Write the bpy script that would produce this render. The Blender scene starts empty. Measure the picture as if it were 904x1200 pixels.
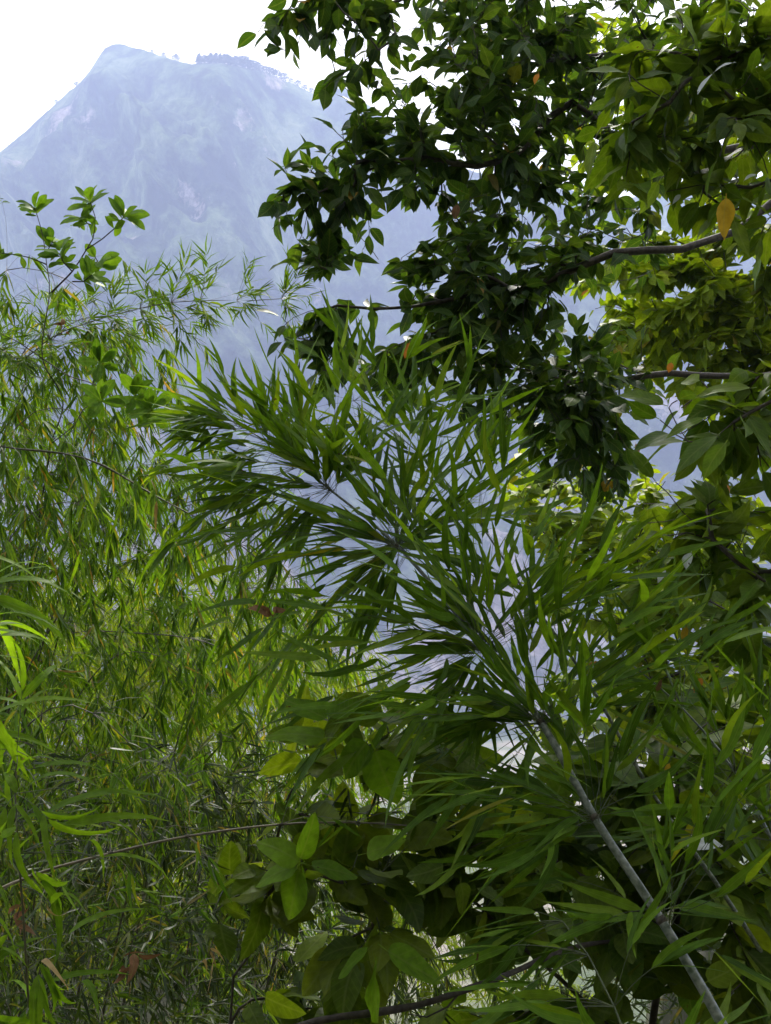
import bpy, math, random
import numpy as np
from mathutils import Matrix, Vector

R = math.radians
rng = np.random.default_rng(7)
random.seed(7)
scene = bpy.context.scene
col = scene.collection

# ------------------------------------------------------------------ camera
VFOV = R(56.0); PITCH = R(8.0); CAM = np.array([0.0, 0.0, 1.6])
FPX = 600.0 / math.tan(VFOV / 2)
cd = bpy.data.cameras.new('camera'); cam = bpy.data.objects.new('camera', cd); col.objects.link(cam)
cam.location = CAM; cam.rotation_euler = (R(90) + PITCH, 0, 0)
cd.sensor_fit = 'VERTICAL'; cd.angle = VFOV; cd.clip_start = 0.05; cd.clip_end = 20000
scene.camera = cam
FWD = np.array([0, math.cos(PITCH), math.sin(PITCH)]); RGT = np.array([1.0, 0, 0]); UPV = np.array([0, -math.sin(PITCH), math.cos(PITCH)])

def at(px, py, d):
    """world point that lies at distance d (m) in front of the camera on the line of sight of a photo point"""
    return CAM + d * (FWD + ((px - 452.0) / FPX) * RGT + ((600.0 - py) / FPX) * UPV)

def proj(P):
    q = np.asarray(P) - CAM
    d = np.maximum(q @ FWD, 1e-3)
    return 452.0 + FPX * (q @ RGT) / d, 600.0 - FPX * (q @ UPV) / d, q @ FWD

# ------------------------------------------------------------------ sky, sun, exposure
SUN_EL, SUN_AZ = R(50.0), R(8.0)          # azimuth clockwise from +Y
world = bpy.data.worlds.new('World'); scene.world = world; world.use_nodes = True
nt = world.node_tree; nt.nodes.clear()
sky = nt.nodes.new('ShaderNodeTexSky'); sky.sky_type = 'NISHITA'; sky.sun_disc = False
sky.sun_elevation = SUN_EL; sky.sun_rotation = SUN_AZ; sky.altitude = 1500; sky.air_density = 1.0; sky.dust_density = 3.0
tc = nt.nodes.new('ShaderNodeTexCoord')
ns = nt.nodes.new('ShaderNodeTexNoise'); ns.inputs['Scale'].default_value = 2.2; ns.inputs['Detail'].default_value = 6
rp = nt.nodes.new('ShaderNodeMapRange'); rp.inputs[1].default_value = .3; rp.inputs[2].default_value = .7; rp.inputs[3].default_value = .80; rp.inputs[4].default_value = .97
mx = nt.nodes.new('ShaderNodeMix'); mx.data_type = 'RGBA'
mx.inputs[7].default_value = (11.4, 10.8, 9.9, 1)          # bright even cloud cover
bg = nt.nodes.new('ShaderNodeBackground'); bg.inputs['Strength'].default_value = 0.125
wo = nt.nodes.new('ShaderNodeOutputWorld')
L = nt.links.new
L(tc.outputs['Generated'], ns.inputs['Vector']); L(ns.outputs['Fac'], rp.inputs[0]); L(rp.outputs[0], mx.inputs[0])
L(sky.outputs['Color'], mx.inputs[6]); L(mx.outputs[2], bg.inputs['Color']); L(bg.outputs[0], wo.inputs['Surface'])

sd = bpy.data.lights.new('sun', 'SUN'); sd.energy = 5.0; sd.angle = R(5); sd.color = (1.0, .95, .86)
sun = bpy.data.objects.new('sun', sd); col.objects.link(sun)
sdir = Vector((math.sin(SUN_AZ) * math.cos(SUN_EL), math.cos(SUN_AZ) * math.cos(SUN_EL), math.sin(SUN_EL)))
sun.rotation_euler = (-sdir).to_track_quat('-Z', 'Y').to_euler()
scene.view_settings.view_transform = 'Standard'; scene.view_settings.look = 'None'
scene.view_settings.gamma = 1.0; scene.view_settings.exposure = 1.35
cy = scene.cycles
cy.max_bounces = 6; cy.diffuse_bounces = 3; cy.glossy_bounces = 2; cy.transmission_bounces = 4; cy.volume_bounces = 1; cy.transparent_max_bounces = 4
cy.use_denoising = True

# ------------------------------------------------------------------ small maths helpers
def unit(v):
    v = np.asarray(v, float); return v / (np.linalg.norm(v) + 1e-12)
def lerp(a, b, t): return a + (b - a) * t
def vnoise(x, y, seed=0):
    xi = np.floor(x).astype(np.int64); yi = np.floor(y).astype(np.int64); fx = x - xi; fy = y - yi
    fx = fx * fx * (3 - 2 * fx); fy = fy * fy * (3 - 2 * fy)
    def h(a, b):
        n = (a * 374761393 + b * 668265263 + seed * 974711) & 0x7fffffff
        n = ((n ^ (n >> 13)) * 1274126177) & 0x7fffffff
        return ((n ^ (n >> 16)) & 0xffff) / 65535.0
    return (h(xi, yi) * (1 - fx) + h(xi + 1, yi) * fx) * (1 - fy) + (h(xi, yi + 1) * (1 - fx) + h(xi + 1, yi + 1) * fx) * fy
def fbm(x, y, o=5, seed=0, ridged=False):
    s = 0; a = .5; n = 0
    for i in range(o):
        v = vnoise(x, y, seed + i * 17)
        if ridged: v = 1 - abs(2 * v - 1)
        s = s + a * v; n += a; a *= .5; x = x * 2.03 + 7.1; y = y * 2.03 + 3.7
    return s / n

def smooth_line(pts, step):
    """Catmull-Rom through pts, sampled about every step metres"""
    P = np.asarray(pts, float)
    if len(P) == 2:
        n = max(2, int(np.linalg.norm(P[1] - P[0]) / step) + 1); t = np.linspace(0, 1, n)[:, None]; return P[0] * (1 - t) + P[1] * t
    Q = np.vstack([2 * P[0] - P[1], P, 2 * P[-1] - P[-2]]); out = []
    for i in range(1, len(Q) - 2):
        n = max(1, int(np.linalg.norm(Q[i + 1] - Q[i]) / step))
        for k in range(n):
            t = k / n
            out.append(.5 * ((2 * Q[i]) + (-Q[i - 1] + Q[i + 1]) * t + (2 * Q[i - 1] - 5 * Q[i] + 4 * Q[i + 1] - Q[i + 2]) * t * t + (-Q[i - 1] + 3 * Q[i] - 3 * Q[i + 1] + Q[i + 2]) * t ** 3))
    out.append(P[-1]); return np.array(out)

# ------------------------------------------------------------------ materials
def new_mat(name):
    m = bpy.data.materials.new(name); m.use_nodes = True; m.node_tree.nodes.clear(); return m, m.node_tree
def ramp(t, stops):
    n = t.nodes.new('ShaderNodeValToRGB'); e = n.color_ramp.elements
    while len(e) < len(stops): e.new(.5)
    for i, (p, c) in enumerate(stops): e[i].position = p; e[i].color = (*c, 1)
    return n
def mathn(t, op, a, b=None, c=None):
    n = t.nodes.new('ShaderNodeMath'); n.operation = op
    for i, v in enumerate((a, b, c)):
        if v is None: continue
        if isinstance(v, (int, float)): n.inputs[i].default_value = v
        else: t.links.new(v, n.inputs[i])
    return n.outputs[0]

def leaf_mat(name, stops, trans=.45, tcol=(1.45, 1.40, .30), rough=.5, vein=.25, nveins=9, parallel=False, spec=.28):
    """a leaf: tone varies from leaf to leaf, midrib and side veins, light passes through the blade"""
    m, t = new_mat(name); N = t.nodes; K = t.links.new
    at_ = N.new('ShaderNodeAttribute'); at_.attribute_name = 'tone'
    oi = N.new('ShaderNodeObjectInfo')
    tone = mathn(t, 'FRACT', mathn(t, 'ADD', at_.outputs['Fac'], oi.outputs['Random']))
    rr = ramp(t, stops); K(tone, rr.inputs[0])
    uv = N.new('ShaderNodeUVMap'); uv.uv_map = 'UVMap'
    sp = N.new('ShaderNodeSeparateXYZ'); K(uv.outputs[0], sp.inputs[0])
    across = mathn(t, 'ABSOLUTE', mathn(t, 'SUBTRACT', sp.outputs['Y'], .5))      # 0 midrib .. .5 edge
    mid = N.new('ShaderNodeMapRange'); mid.interpolation_type = 'SMOOTHSTEP'
    K(across, mid.inputs[0]); mid.inputs[1].default_value = .012; mid.inputs[2].default_value = .06; mid.inputs[3].default_value = 1; mid.inputs[4].default_value = 0
    if parallel:
        ph = mathn(t, 'MULTIPLY', across, 2 * math.pi * nveins)
    else:
        ph = mathn(t, 'MULTIPLY', mathn(t, 'SUBTRACT', sp.outputs['X'], mathn(t, 'MULTIPLY', across, .55)), 2 * math.pi * nveins)
    vv = N.new('ShaderNodeMapRange'); K(mathn(t, 'COSINE', ph), vv.inputs[0]); vv.inputs[1].default_value = .72 if not parallel else 0; vv.inputs[2].default_value = 1
    veins = mathn(t, 'MAXIMUM', mathn(t, 'MULTIPLY', vv.outputs[0], .55 if not parallel else .3), mid.outputs[0])
    geo = N.new('ShaderNodeNewGeometry')
    no = N.new('ShaderNodeTexNoise'); no.inputs['Scale'].default_value = 55; no.inputs['Detail'].default_value = 2; K(geo.outputs['Position'], no.inputs['Vector'])
    mul = N.new('ShaderNodeMapRange'); K(no.outputs['Fac'], mul.inputs[0]); mul.inputs[1].default_value = .3; mul.inputs[2].default_value = .7; mul.inputs[3].default_value = .78; mul.inputs[4].default_value = 1.22
    c1 = N.new('ShaderNodeVectorMath'); c1.operation = 'SCALE'; K(rr.outputs[0], c1.inputs[0]); K(mul.outputs[0], c1.inputs['Scale'])
    c2 = N.new('ShaderNodeMix'); c2.data_type = 'RGBA'; K(mathn(t, 'MULTIPLY', veins, vein), c2.inputs[0]); K(c1.outputs[0], c2.inputs[6]); c2.inputs[7].default_value = (.22, .26, .10, 1)
    # small brown spots of wear
    sm = N.new('ShaderNodeMapRange'); K(no.outputs['Fac'], sm.inputs[0]); sm.inputs[1].default_value = .73; sm.inputs[2].default_value = .77
    c3 = N.new('ShaderNodeMix'); c3.data_type = 'RGBA'; K(sm.outputs[0], c3.inputs[0]); K(c2.outputs[2], c3.inputs[6]); c3.inputs[7].default_value = (.07, .045, .02, 1)
    bump = N.new('ShaderNodeBump'); bump.inputs['Strength'].default_value = .35; bump.inputs['Distance'].default_value = .002
    K(mathn(t, 'ADD', mathn(t, 'MULTIPLY', veins, -.6), mathn(t, 'MULTIPLY', no.outputs['Fac'], .8)), bump.inputs['Height'])
    p = N.new('ShaderNodeBsdfPrincipled'); p.inputs['Roughness'].default_value = rough; p.inputs['Specular IOR Level'].default_value = spec; p.inputs['IOR'].default_value = 1.32
    K(c3.outputs[2], p.inputs['Base Color']); K(bump.outputs[0], p.inputs['Normal'])
    tcn = N.new('ShaderNodeVectorMath'); tcn.operation = 'MULTIPLY'; K(c3.outputs[2], tcn.inputs[0]); tcn.inputs[1].default_value = tcol
    tr = N.new('ShaderNodeBsdfTranslucent'); K(tcn.outputs[0], tr.inputs['Color'])
    ms = N.new('ShaderNodeMixShader'); ms.inputs[0].default_value = trans; K(p.outputs[0], ms.inputs[1]); K(tr.outputs[0], ms.inputs[2])
    o = N.new('ShaderNodeOutputMaterial'); K(ms.outputs[0], o.inputs['Surface'])
    return m

def solid_mat(name, c1, c2, scale=20, rough=.7, stretch=(1, 1, 1), bump=.4, detail=6, dist=.004):
    m, t = new_mat(name); N = t.nodes; K = t.links.new
    g = N.new('ShaderNodeTexCoord'); mp = N.new('ShaderNodeMapping'); mp.inputs['Scale'].default_value = stretch; K(g.outputs['Object'], mp.inputs[0])
    n = N.new('ShaderNodeTexNoise'); n.inputs['Scale'].default_value = scale; n.inputs['Detail'].default_value = detail; K(mp.outputs[0], n.inputs['Vector'])
    r = ramp(t, [(.32, c1), (.68, c2)]); K(n.outputs['Fac'], r.inputs[0])
    b = N.new('ShaderNodeBump'); b.inputs['Strength'].default_value = bump; b.inputs['Distance'].default_value = dist; K(n.outputs['Fac'], b.inputs['Height'])
    p = N.new('ShaderNodeBsdfPrincipled'); p.inputs['Roughness'].default_value = rough; K(r.outputs[0], p.inputs['Base Color']); K(b.outputs[0], p.inputs['Normal'])
    o = N.new('ShaderNodeOutputMaterial'); K(p.outputs[0], o.inputs['Surface']); return m

M = {}
M['blade'] = leaf_mat('bamboo_blade', [(0, (0.037, 0.086, 0.007)), (.4, (0.065, 0.140, 0.009)), (.8, (0.106, 0.198, 0.012)), (.993, (0.151, 0.230, 0.014)), (1, (0.242, 0.213, 0.025))], trans=.5, nveins=5, parallel=True, vein=.2, rough=.5)
M['fine'] = leaf_mat('fine_bamboo_blade', [(0, (0.034, 0.085, 0.007)), (.45, (0.080, 0.168, 0.012)), (.85, (0.144, 0.248, 0.018)), (.95, (0.199, 0.261, 0.020)), (.98, (0.280, 0.216, 0.050)), (1, (0.320, 0.194, 0.060))], trans=.5, nveins=3, parallel=True, vein=.15, rough=.5)
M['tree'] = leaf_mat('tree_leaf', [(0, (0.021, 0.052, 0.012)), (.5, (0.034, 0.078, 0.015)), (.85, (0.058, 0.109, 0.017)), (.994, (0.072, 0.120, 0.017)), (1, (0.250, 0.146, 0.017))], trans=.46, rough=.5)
M['near'] = leaf_mat('near_leaf', [(0, (0.046, 0.099, 0.009)), (.5, (0.081, 0.144, 0.011)), (1, (0.125, 0.186, 0.014))], trans=.45, rough=.5)
M['shrub'] = leaf_mat('shrub_leaf', [(0, (0.051, 0.094, 0.008)), (.5, (0.091, 0.144, 0.009)), (1, (0.140, 0.187, 0.013))], trans=.56, rough=.4, nveins=7)
M['lime'] = leaf_mat('lime_leaf', [(0, (0.107, 0.178, 0.009)), (.5, (0.176, 0.254, 0.013)), (.95, (0.244, 0.317, 0.017)), (1, (0.260, 0.208, 0.034))], trans=.5, rough=.5)
M['young'] = leaf_mat('young_leaf', [(0, (0.087, 0.173, 0.012)), (.5, (0.114, 0.216, 0.014)), (1, (0.149, 0.260, 0.018))], trans=.62, spec=.15, rough=.45, nveins=7)
M['whorl'] = leaf_mat('whorl_leaf', spec=.15, stops= [(0, (0.066, 0.149, 0.015)), (.6, (0.099, 0.201, 0.021)), (1, (0.133, 0.247, 0.025))], trans=.42, rough=.5)
M['fine_shade'] = leaf_mat('shade_dark_fine_blade', [(0, (0.012, 0.026, 0.006)), (.5, (0.024, 0.046, 0.009)), (.9, (0.045, 0.075, 0.012)), (.96, (0.090, 0.110, 0.020)), (1, (0.160, 0.120, 0.050))], trans=.36, nveins=3, parallel=True, vein=.15, rough=.38, spec=.4)  # dark green leaf, darkened beyond the fine blade to paint in thicket shade
M['yellow'] = leaf_mat('yellowed_leaf', [(0, (.30, .22, .02)), (1, (.42, .30, .03))], trans=.45, tcol=(1.2, 1.0, .5), rough=.5)
M['orange'] = leaf_mat('orange_leaf', [(0, (.38, .15, .02)), (1, (.48, .22, .03))], trans=.45, tcol=(1.2, .9, .5), rough=.5)
M['brown'] = leaf_mat('withered_leaf', [(0, (.12, .06, .03)), (1, (.24, .13, .07))], trans=.2, tcol=(1, .8, .6), rough=.7)
M['pale'] = leaf_mat('pale_leaf_back', [(0, (.34, .38, .36)), (1, (.46, .50, .50))], trans=.25, tcol=(1, 1, .9), rough=.45)
M['straw'] = leaf_mat('straw_leaf', [(0, (.30, .22, .10)), (1, (.42, .30, .13))], trans=.35, tcol=(1.1, 1, .7), rough=.6, parallel=True)
M['bark'] = solid_mat('bark', (.018, .014, .010), (.060, .050, .038), 60, .85, (1, 1, 1), .8)
M['twig'] = solid_mat('twig', (.022, .016, .011), (.055, .042, .028), 80, .8)
M['greytwig'] = solid_mat('grey_twig', (.06, .05, .04), (.14, .12, .10), 80, .75)
M['culm'] = solid_mat('culm', (.030, .050, .028), (.20, .22, .185), 95, .34, (1, 1, 1), .6, 9, .0015)
M['finculm'] = solid_mat('fine_culm', (.035, .032, .018), (.09, .085, .04), 30, .5)
M['browncane'] = solid_mat('brown_cane', (.07, .055, .035), (.15, .125, .08), 40, .5)
M['greentwig'] = solid_mat('green_twig', (.035, .05, .018), (.075, .095, .03), 50, .5)
M['node'] = solid_mat('node', (.02, .016, .012), (.07, .06, .04), 90, .8)

# ------------------------------------------------------------------ mesh helpers
def mesh_from(name, V, F4, F3=None, uv=None, tone=None, mat=None, smooth=True):
    """V (n,3); F4 (m,4); F3 (k,3); uv per vertex; tone per vertex"""
    me = bpy.data.meshes.new(name)
    F4 = np.asarray(F4, np.int32).reshape(-1, 4); F3 = np.zeros((0, 3), np.int32) if F3 is None else np.asarray(F3, np.int32).reshape(-1, 3)
    li = np.concatenate([F4.ravel(), F3.ravel()]).astype(np.int32)
    me.vertices.add(len(V)); me.vertices.foreach_set('co', np.asarray(V, np.float32).ravel())
    me.loops.add(len(li)); me.loops.foreach_set('vertex_index', li)
    ls = np.concatenate([np.arange(len(F4)) * 4, len(F4) * 4 + np.arange(len(F3)) * 3]).astype(np.int32)
    me.polygons.add(len(ls)); me.polygons.foreach_set('loop_start', ls)
    if smooth: me.polygons.foreach_set('use_smooth', np.ones(len(ls), bool))
    if uv is not None:
        ul = me.uv_layers.new(name='UVMap'); ul.data.foreach_set('uv', np.asarray(uv, np.float32)[li].ravel())
    if tone is not None:
        a = me.attributes.new('tone', 'FLOAT', 'POINT'); a.data.foreach_set('value', np.asarray(tone, np.float32))
    if mat is not None: me.materials.append(mat)
    me.update(calc_edges=True); return me

def link(name, me, parent=None, base=None):
    o = bpy.data.objects.new(name, me); col.objects.link(o)
    if parent is not None: o.parent = parent
    return o
def tag(o, label=None, cat=None, group=None, kind=None):
    if label: o['label'] = label
    if cat: o['category'] = cat
    if group: o['group'] = group
    if kind: o['kind'] = kind
    return o

def tubes(lines, sides):
    """lines: list of (pts, radii) -> one mesh's V, F4"""
    Vs, Fs, off = [], [], 0
    ang = np.linspace(0, 2 * math.pi, sides, endpoint=False); ca, sa = np.cos(ang), np.sin(ang)
    for pts, rad in lines:
        P = np.asarray(pts, float); n = len(P)
        if n < 2: continue
        T = np.gradient(P, axis=0); T /= (np.linalg.norm(T, axis=1, keepdims=True) + 1e-12)
        ref = np.array([0.31, 0.2, 0.93]) if abs(T[0] @ np.array([0.31, 0.2, 0.93])) < .95 else np.array([1.0, 0, 0])
        A = np.cross(T, ref); A /= (np.linalg.norm(A, axis=1, keepdims=True) + 1e-12); B = np.cross(T, A)
        r = np.broadcast_to(np.asarray(rad, float), (n,))[:, None, None]
        V = P[:, None, :] + r * (A[:, None, :] * ca[None, :, None] + B[:, None, :] * sa[None, :, None])
        Vs.append(V.reshape(-1, 3))
        i = np.arange(n - 1)[:, None] * sides; j = np.arange(sides)[None, :]; j2 = (j + 1) % sides
        Fs.append(np.stack([i + j, i + j2, i + sides + j2, i + sides + j], -1).reshape(-1, 4) + off); off += n * sides
    return np.concatenate(Vs), np.concatenate(Fs)

# ------------------------------------------------------------------ leaf shapes (length 1 along x, midrib at y = 0, upper side +z)
LEAFSETS = {}
def leaf_shape(prof, W, stations, strips, droop, fold, wave, twist, r, petiole=0):
    ts = np.array(stations); half = np.array([prof(t) for t in ts]) * W / 2
    V, uv = [], []; cols = np.linspace(-1, 1, strips + 1)
    F4, F3 = [], []
    rows = []
    ph = r.uniform(0, 6.28); side = r.normal(0, .05)
    for k, t in enumerate(ts):
        a = droop * t
        cx = (math.sin(a) / droop if abs(droop) > 1e-3 else t); cz = -((1 - math.cos(a)) / droop if abs(droop) > 1e-3 else 0)
        nx, nz = math.sin(a), math.cos(a)
        cyy = side * math.sin(t * 3.0)
        tw = twist * t
        if k == 0 or k == len(ts) - 1:
            rows.append([len(V)]); V.append((cx, cyy, cz)); uv.append((t, .5)); continue
        row = []
        for c in cols:
            y = c * half[k]; z = abs(c) * half[k] * math.tan(fold) * (1 - .25 * abs(c)) + wave * half[k] * abs(c) * math.sin(9 * t + ph + (1.7 if c > 0 else 0))
            y2 = y * math.cos(tw) - z * math.sin(tw); z2 = y * math.sin(tw) + z * math.cos(tw)
            row.append(len(V)); V.append((cx + nx * z2, cyy + y2, cz + nz * z2)); uv.append((t, .5 + .5 * c * max(.08, half[k] / (W / 2))))
        rows.append(row)
    for a, b in zip(rows[:-1], rows[1:]):
        if len(a) == 1:
            F3 += [(a[0], b[i + 1], b[i]) for i in range(len(b) - 1)]
        elif len(b) == 1:
            F3 += [(a[i], a[i + 1], b[0]) for i in range(len(a) - 1)]
        else:
            F4 += [(a[i], a[i + 1], b[i + 1], b[i]) for i in range(len(a) - 1)]
    if petiole:
        w = .012; i0 = len(V)
        V += [(-petiole, -w, petiole * .25), (-petiole, w, petiole * .25), (0.02, w, 0), (0.02, -w, 0)]; uv += [(0, .5)] * 4
        F4.append((i0, i0 + 3, i0 + 2, i0 + 1))
    return np.array(V), np.array(F4, np.int32).reshape(-1, 4), np.array(F3, np.int32).reshape(-1, 3), np.array(uv)

def blade_prof(t): return min(1.0, (t / .16) ** .6) * (1 - max(0, (t - .16) / .84) ** 1.7) ** 1.0
def ovate_prof(t):
    b = math.sin(math.pi * min(1, t / .94) ** .78) ** .85 if t < .94 else 0
    return max(b, .09 * (1 - t) / .06 if t > .9 else 0, 0.0)
def round_prof(t):
    b = math.sin(math.pi * min(1, t / .97) ** .66) ** .62 if t < .97 else 0
    return max(b, .12 * (1 - t) / .06 if t > .9 else 0, 0.0)
def obov_prof(t): return max(0.0, math.sin(math.pi * t ** 1.35)) ** .8
def make_set(key, prof, W, stations, strips, droop, fold, wave, twist, petiole=0, n=8):
    r = np.random.default_rng(abs(hash(key)) % 1000 if False else sum(map(ord, key)))
    LEAFSETS[key] = [leaf_shape(prof, W * r.uniform(.88, 1.12), stations, strips, r.uniform(*droop), r.uniform(*fold), r.uniform(*wave), r.uniform(*twist), r, petiole) for _ in range(n)]
make_set('blade', blade_prof, .112, [0, .06, .18, .36, .56, .78, 1], 2, (-.12, .38), (.1, .4), (0, .1), (-.4, .4), n=10)
make_set('arch', blade_prof, .10, [0, .05, .16, .30, .45, .6, .8, 1], 2, (.9, 1.8), (.15, .5), (0, .12), (-.4, .4))
make_set('fine', blade_prof, .086, [0, .15, .45, .75, 1], 2, (0, .8), (.1, .5), (0, .1), (-.4, .4))
make_set('ovate', ovate_prof, .50, [0, .05, .14, .27, .42, .57, .71, .83, .92, 1], 2, (.1, .8), (.05, .42), (0, .22), (-.3, .3), petiole=.14)
make_set('broad', round_prof, .60, [0, .03, .08, .16, .27, .40, .53, .65, .76, .85, .92, 1], 2, (.1, .7), (.0, .3), (.03, .25), (-.25, .25), petiole=.2)
make_set('oblong', ovate_prof, .42, [0, .04, .10, .2, .33, .47, .60, .72, .83, .92, 1], 2, (.0, .6), (.05, .35), (.02, .18), (-.25, .25), petiole=.1)
make_set('obov', obov_prof, .42, [0, .12, .26, .4, .54, .67, .79, .89, .96, 1], 2, (-.1, .6), (.05, .35), (0, .12), (-.2, .2), petiole=.06)
make_set('far', ovate_prof, .55, [0, .25, .6, 1], 2, (.1, .7), (.0, .4), (0, .1), (-.2, .2))
LEAFMESH = {}
def leaf_mesh(key, i, mk):
    if (key, i, mk) not in LEAFMESH:
        V, F4, F3, uv = LEAFSETS[key][i]
        LEAFMESH[(key, i, mk)] = mesh_from('leaf', V, F4, F3, uv, None, M[mk])
    return LEAFMESH[(key, i, mk)]

# ------------------------------------------------------------------ plants
PLANTS = []
class Plant:
    def __init__(s, name, label, cat, base, group=None, nleaf=300, kind=None):
        s.name, s.label, s.cat, s.group, s.base, s.nleaf, s.kind = name, label, cat, group, np.asarray(base, float), nleaf, kind
        s.lv = []      # (key, variant, mat, P, X(dir), N(normal), L, widthscale, force)
        s.wood = []    # (partname, pts, radii, mat, sides)
        s.gaps = []
        PLANTS.append(s)
    def leaf(s, key, mat, P, d, n, Ln, ws=1.0, force=0, label=None):
        s.lv.append((key, int(rng.integers(len(LEAFSETS[key]))), mat, np.asarray(P, float), unit(d), np.asarray(n, float), Ln, ws, force, label))
    def leaf2(s, key, mat, b, t, depth, dd=0.0, roll=0.0, ws=1.0, label=None, tilt=.6):
        """a leaf from photo point b to photo point t; dd: how much farther the tip is"""
        A = at(b[0], b[1], depth); B = at(t[0], t[1], depth + dd); d = B - A
        n = unit(-FWD * tilt + np.array([0, 0, 1.0]) + RGT * roll)
        s.leaf(key, mat, A, d, n, np.linalg.norm(d), ws, 1, label)
    def stick(s, part, pts, radii, mat, sides=5): s.wood.append((part, np.asarray(pts), np.asarray(radii) if np.ndim(radii) else np.full(len(pts), radii), mat, sides))

def rand_dir(s=1.0): return rng.normal(0, s, 3)

UP = np.array([0, 0, 1.0])
def bamboo_spray(pl, P0, dir0, length, nl, leaflen, key, mat, twigmat, sag=.3, spread=.55, start=.45, r0=.0012, ws=1.0, facing=.5, droopleaf=.25):
    """a thin branchlet from P0 with its fan of blades towards the end"""
    n = 6; pts = [P0]; d = unit(dir0); side = unit(np.cross(d, UP) + rand_dir(.2)); stp = length / (n - 1)
    for i in range(1, n):
        d = unit(d + np.array([0, 0, -sag / n * i * .6]) + rand_dir(.04)); pts.append(pts[-1] + d * stp)
    pts = np.array(pts); pl.stick('twig', pts, np.linspace(r0, r0 * .5, n), twigmat, 3)
    for k in range(nl):
        t = 1.0 if k == 0 else rng.uniform(start, 1.0)
        f = t * (n - 1); i = min(int(f), n - 2); P = pts[i] + (pts[i + 1] - pts[i]) * (f - i); tan = unit(pts[i + 1] - pts[i])
        sgn = 1 if k % 2 else -1
        sp = 0.0 if k == 0 else rng.uniform(.35, 1.0) * spread
        ld = unit(tan + side * sgn * sp + UP * rng.normal(0, .25) * spread - UP * droopleaf + rand_dir(.08))
        nn = UP * rng.uniform(.2, 1) - FWD * rng.uniform(-.2, 1) * facing * 2 + rand_dir(.35)
        pl.leaf(key, mat, P, ld, nn, leaflen * rng.uniform(.7, 1.18) * (1.0 if k else 1.05), ws)

# --- branching growth towards points of foliage
def grow(seedlines, targets, jitter=.06, step=.10, arch=.12, seed=1):
    """returns nodes, parent, and for each target the end node"""
    r = np.random.default_rng(seed)
    pos, par, dr = [], [], []
    for ln in seedlines:
        ln = np.asarray(ln)
        for i, p in enumerate(ln):
            pos.append(p); par.append(len(pos) - 2 if i else -1); dr.append(unit(ln[min(i + 1, len(ln) - 1)] - ln[max(i - 1, 0)]))
    nseed = len(pos); T = np.asarray(targets); A = np.array(pos)
    order = np.argsort(np.min(np.linalg.norm(T[:, None, :] - A[None], axis=2), axis=1)); ends = np.zeros(len(T), int)
    cap = nseed + 40 * len(T) + 10
    PO = np.zeros((cap, 3)); DR = np.zeros((cap, 3)); PO[:nseed] = A; DR[:nseed] = dr; n = nseed
    for ti in order:
        t = T[ti]; v = t - PO[:n]; dist = np.linalg.norm(v, axis=1) + 1e-6; cs = np.einsum('ij,ij->i', v, DR[:n]) / dist
        j = int(np.argmin(dist * (1.9 - .9 * cs))); D = dist[j]; k = max(2, min(38, int(D / step) + 1))
        p0 = PO[j]; t0 = DR[j] * D * .5; cur = j
        for q in range(1, k + 1):
            u = q / k; h = u * u * (3 - 2 * u)
            p = p0 + (t - p0) * lerp(u, h, .3) + t0 * u * (1 - u) ** 2 * 1.3 + UP * arch * D * u * (1 - u) + (r.normal(0, jitter * min(D, .5), 3) * .35 if q < k else 0)
            PO[n] = p; DR[n] = unit(p - PO[cur]); par.append(cur); cur = n; n += 1
        ends[ti] = cur
    return PO[:n], np.array(par), DR[:n], ends, nseed

def wood_from(pl, PO, par, r0, power, branchmat, twigmat, thick, rmax=1.0, sides=6, seeds=0):
    n = len(PO); cnt = np.zeros(n)
    haschild = np.zeros(n, bool); haschild[par[par >= 0]] = True
    cnt[~haschild] = 1
    for i in range(n - 1, -1, -1):
        if par[i] >= 0: cnt[par[i]] += cnt[i]
    # seeds are built first so parents always have smaller indices
    rad = np.minimum(r0 * np.maximum(cnt, 1) ** power, rmax)
    best = np.full(n, -1)
    for i in range(n):
        p = par[i]
        if p >= 0 and (best[p] < 0 or cnt[i] > cnt[best[p]]): best[p] = i
    for i in range(n):
        p = par[i]
        if p < 0 or best[p] != i:
            ch = [p] if p >= 0 else []; rr = [min(rad[i], rad[p])] if p >= 0 else []
            j = i
            while j >= 0: ch.append(j); rr.append(rad[j]); j = best[j]
            if len(ch) < 2: continue
            pts = PO[ch]; rr = np.array(rr)
            big = rr[:max(2, len(rr) // 2)].mean() > thick
            pl.stick('branch' if big else 'twig', pts, rr, branchmat if big else twigmat, sides if big else 3)

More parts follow.
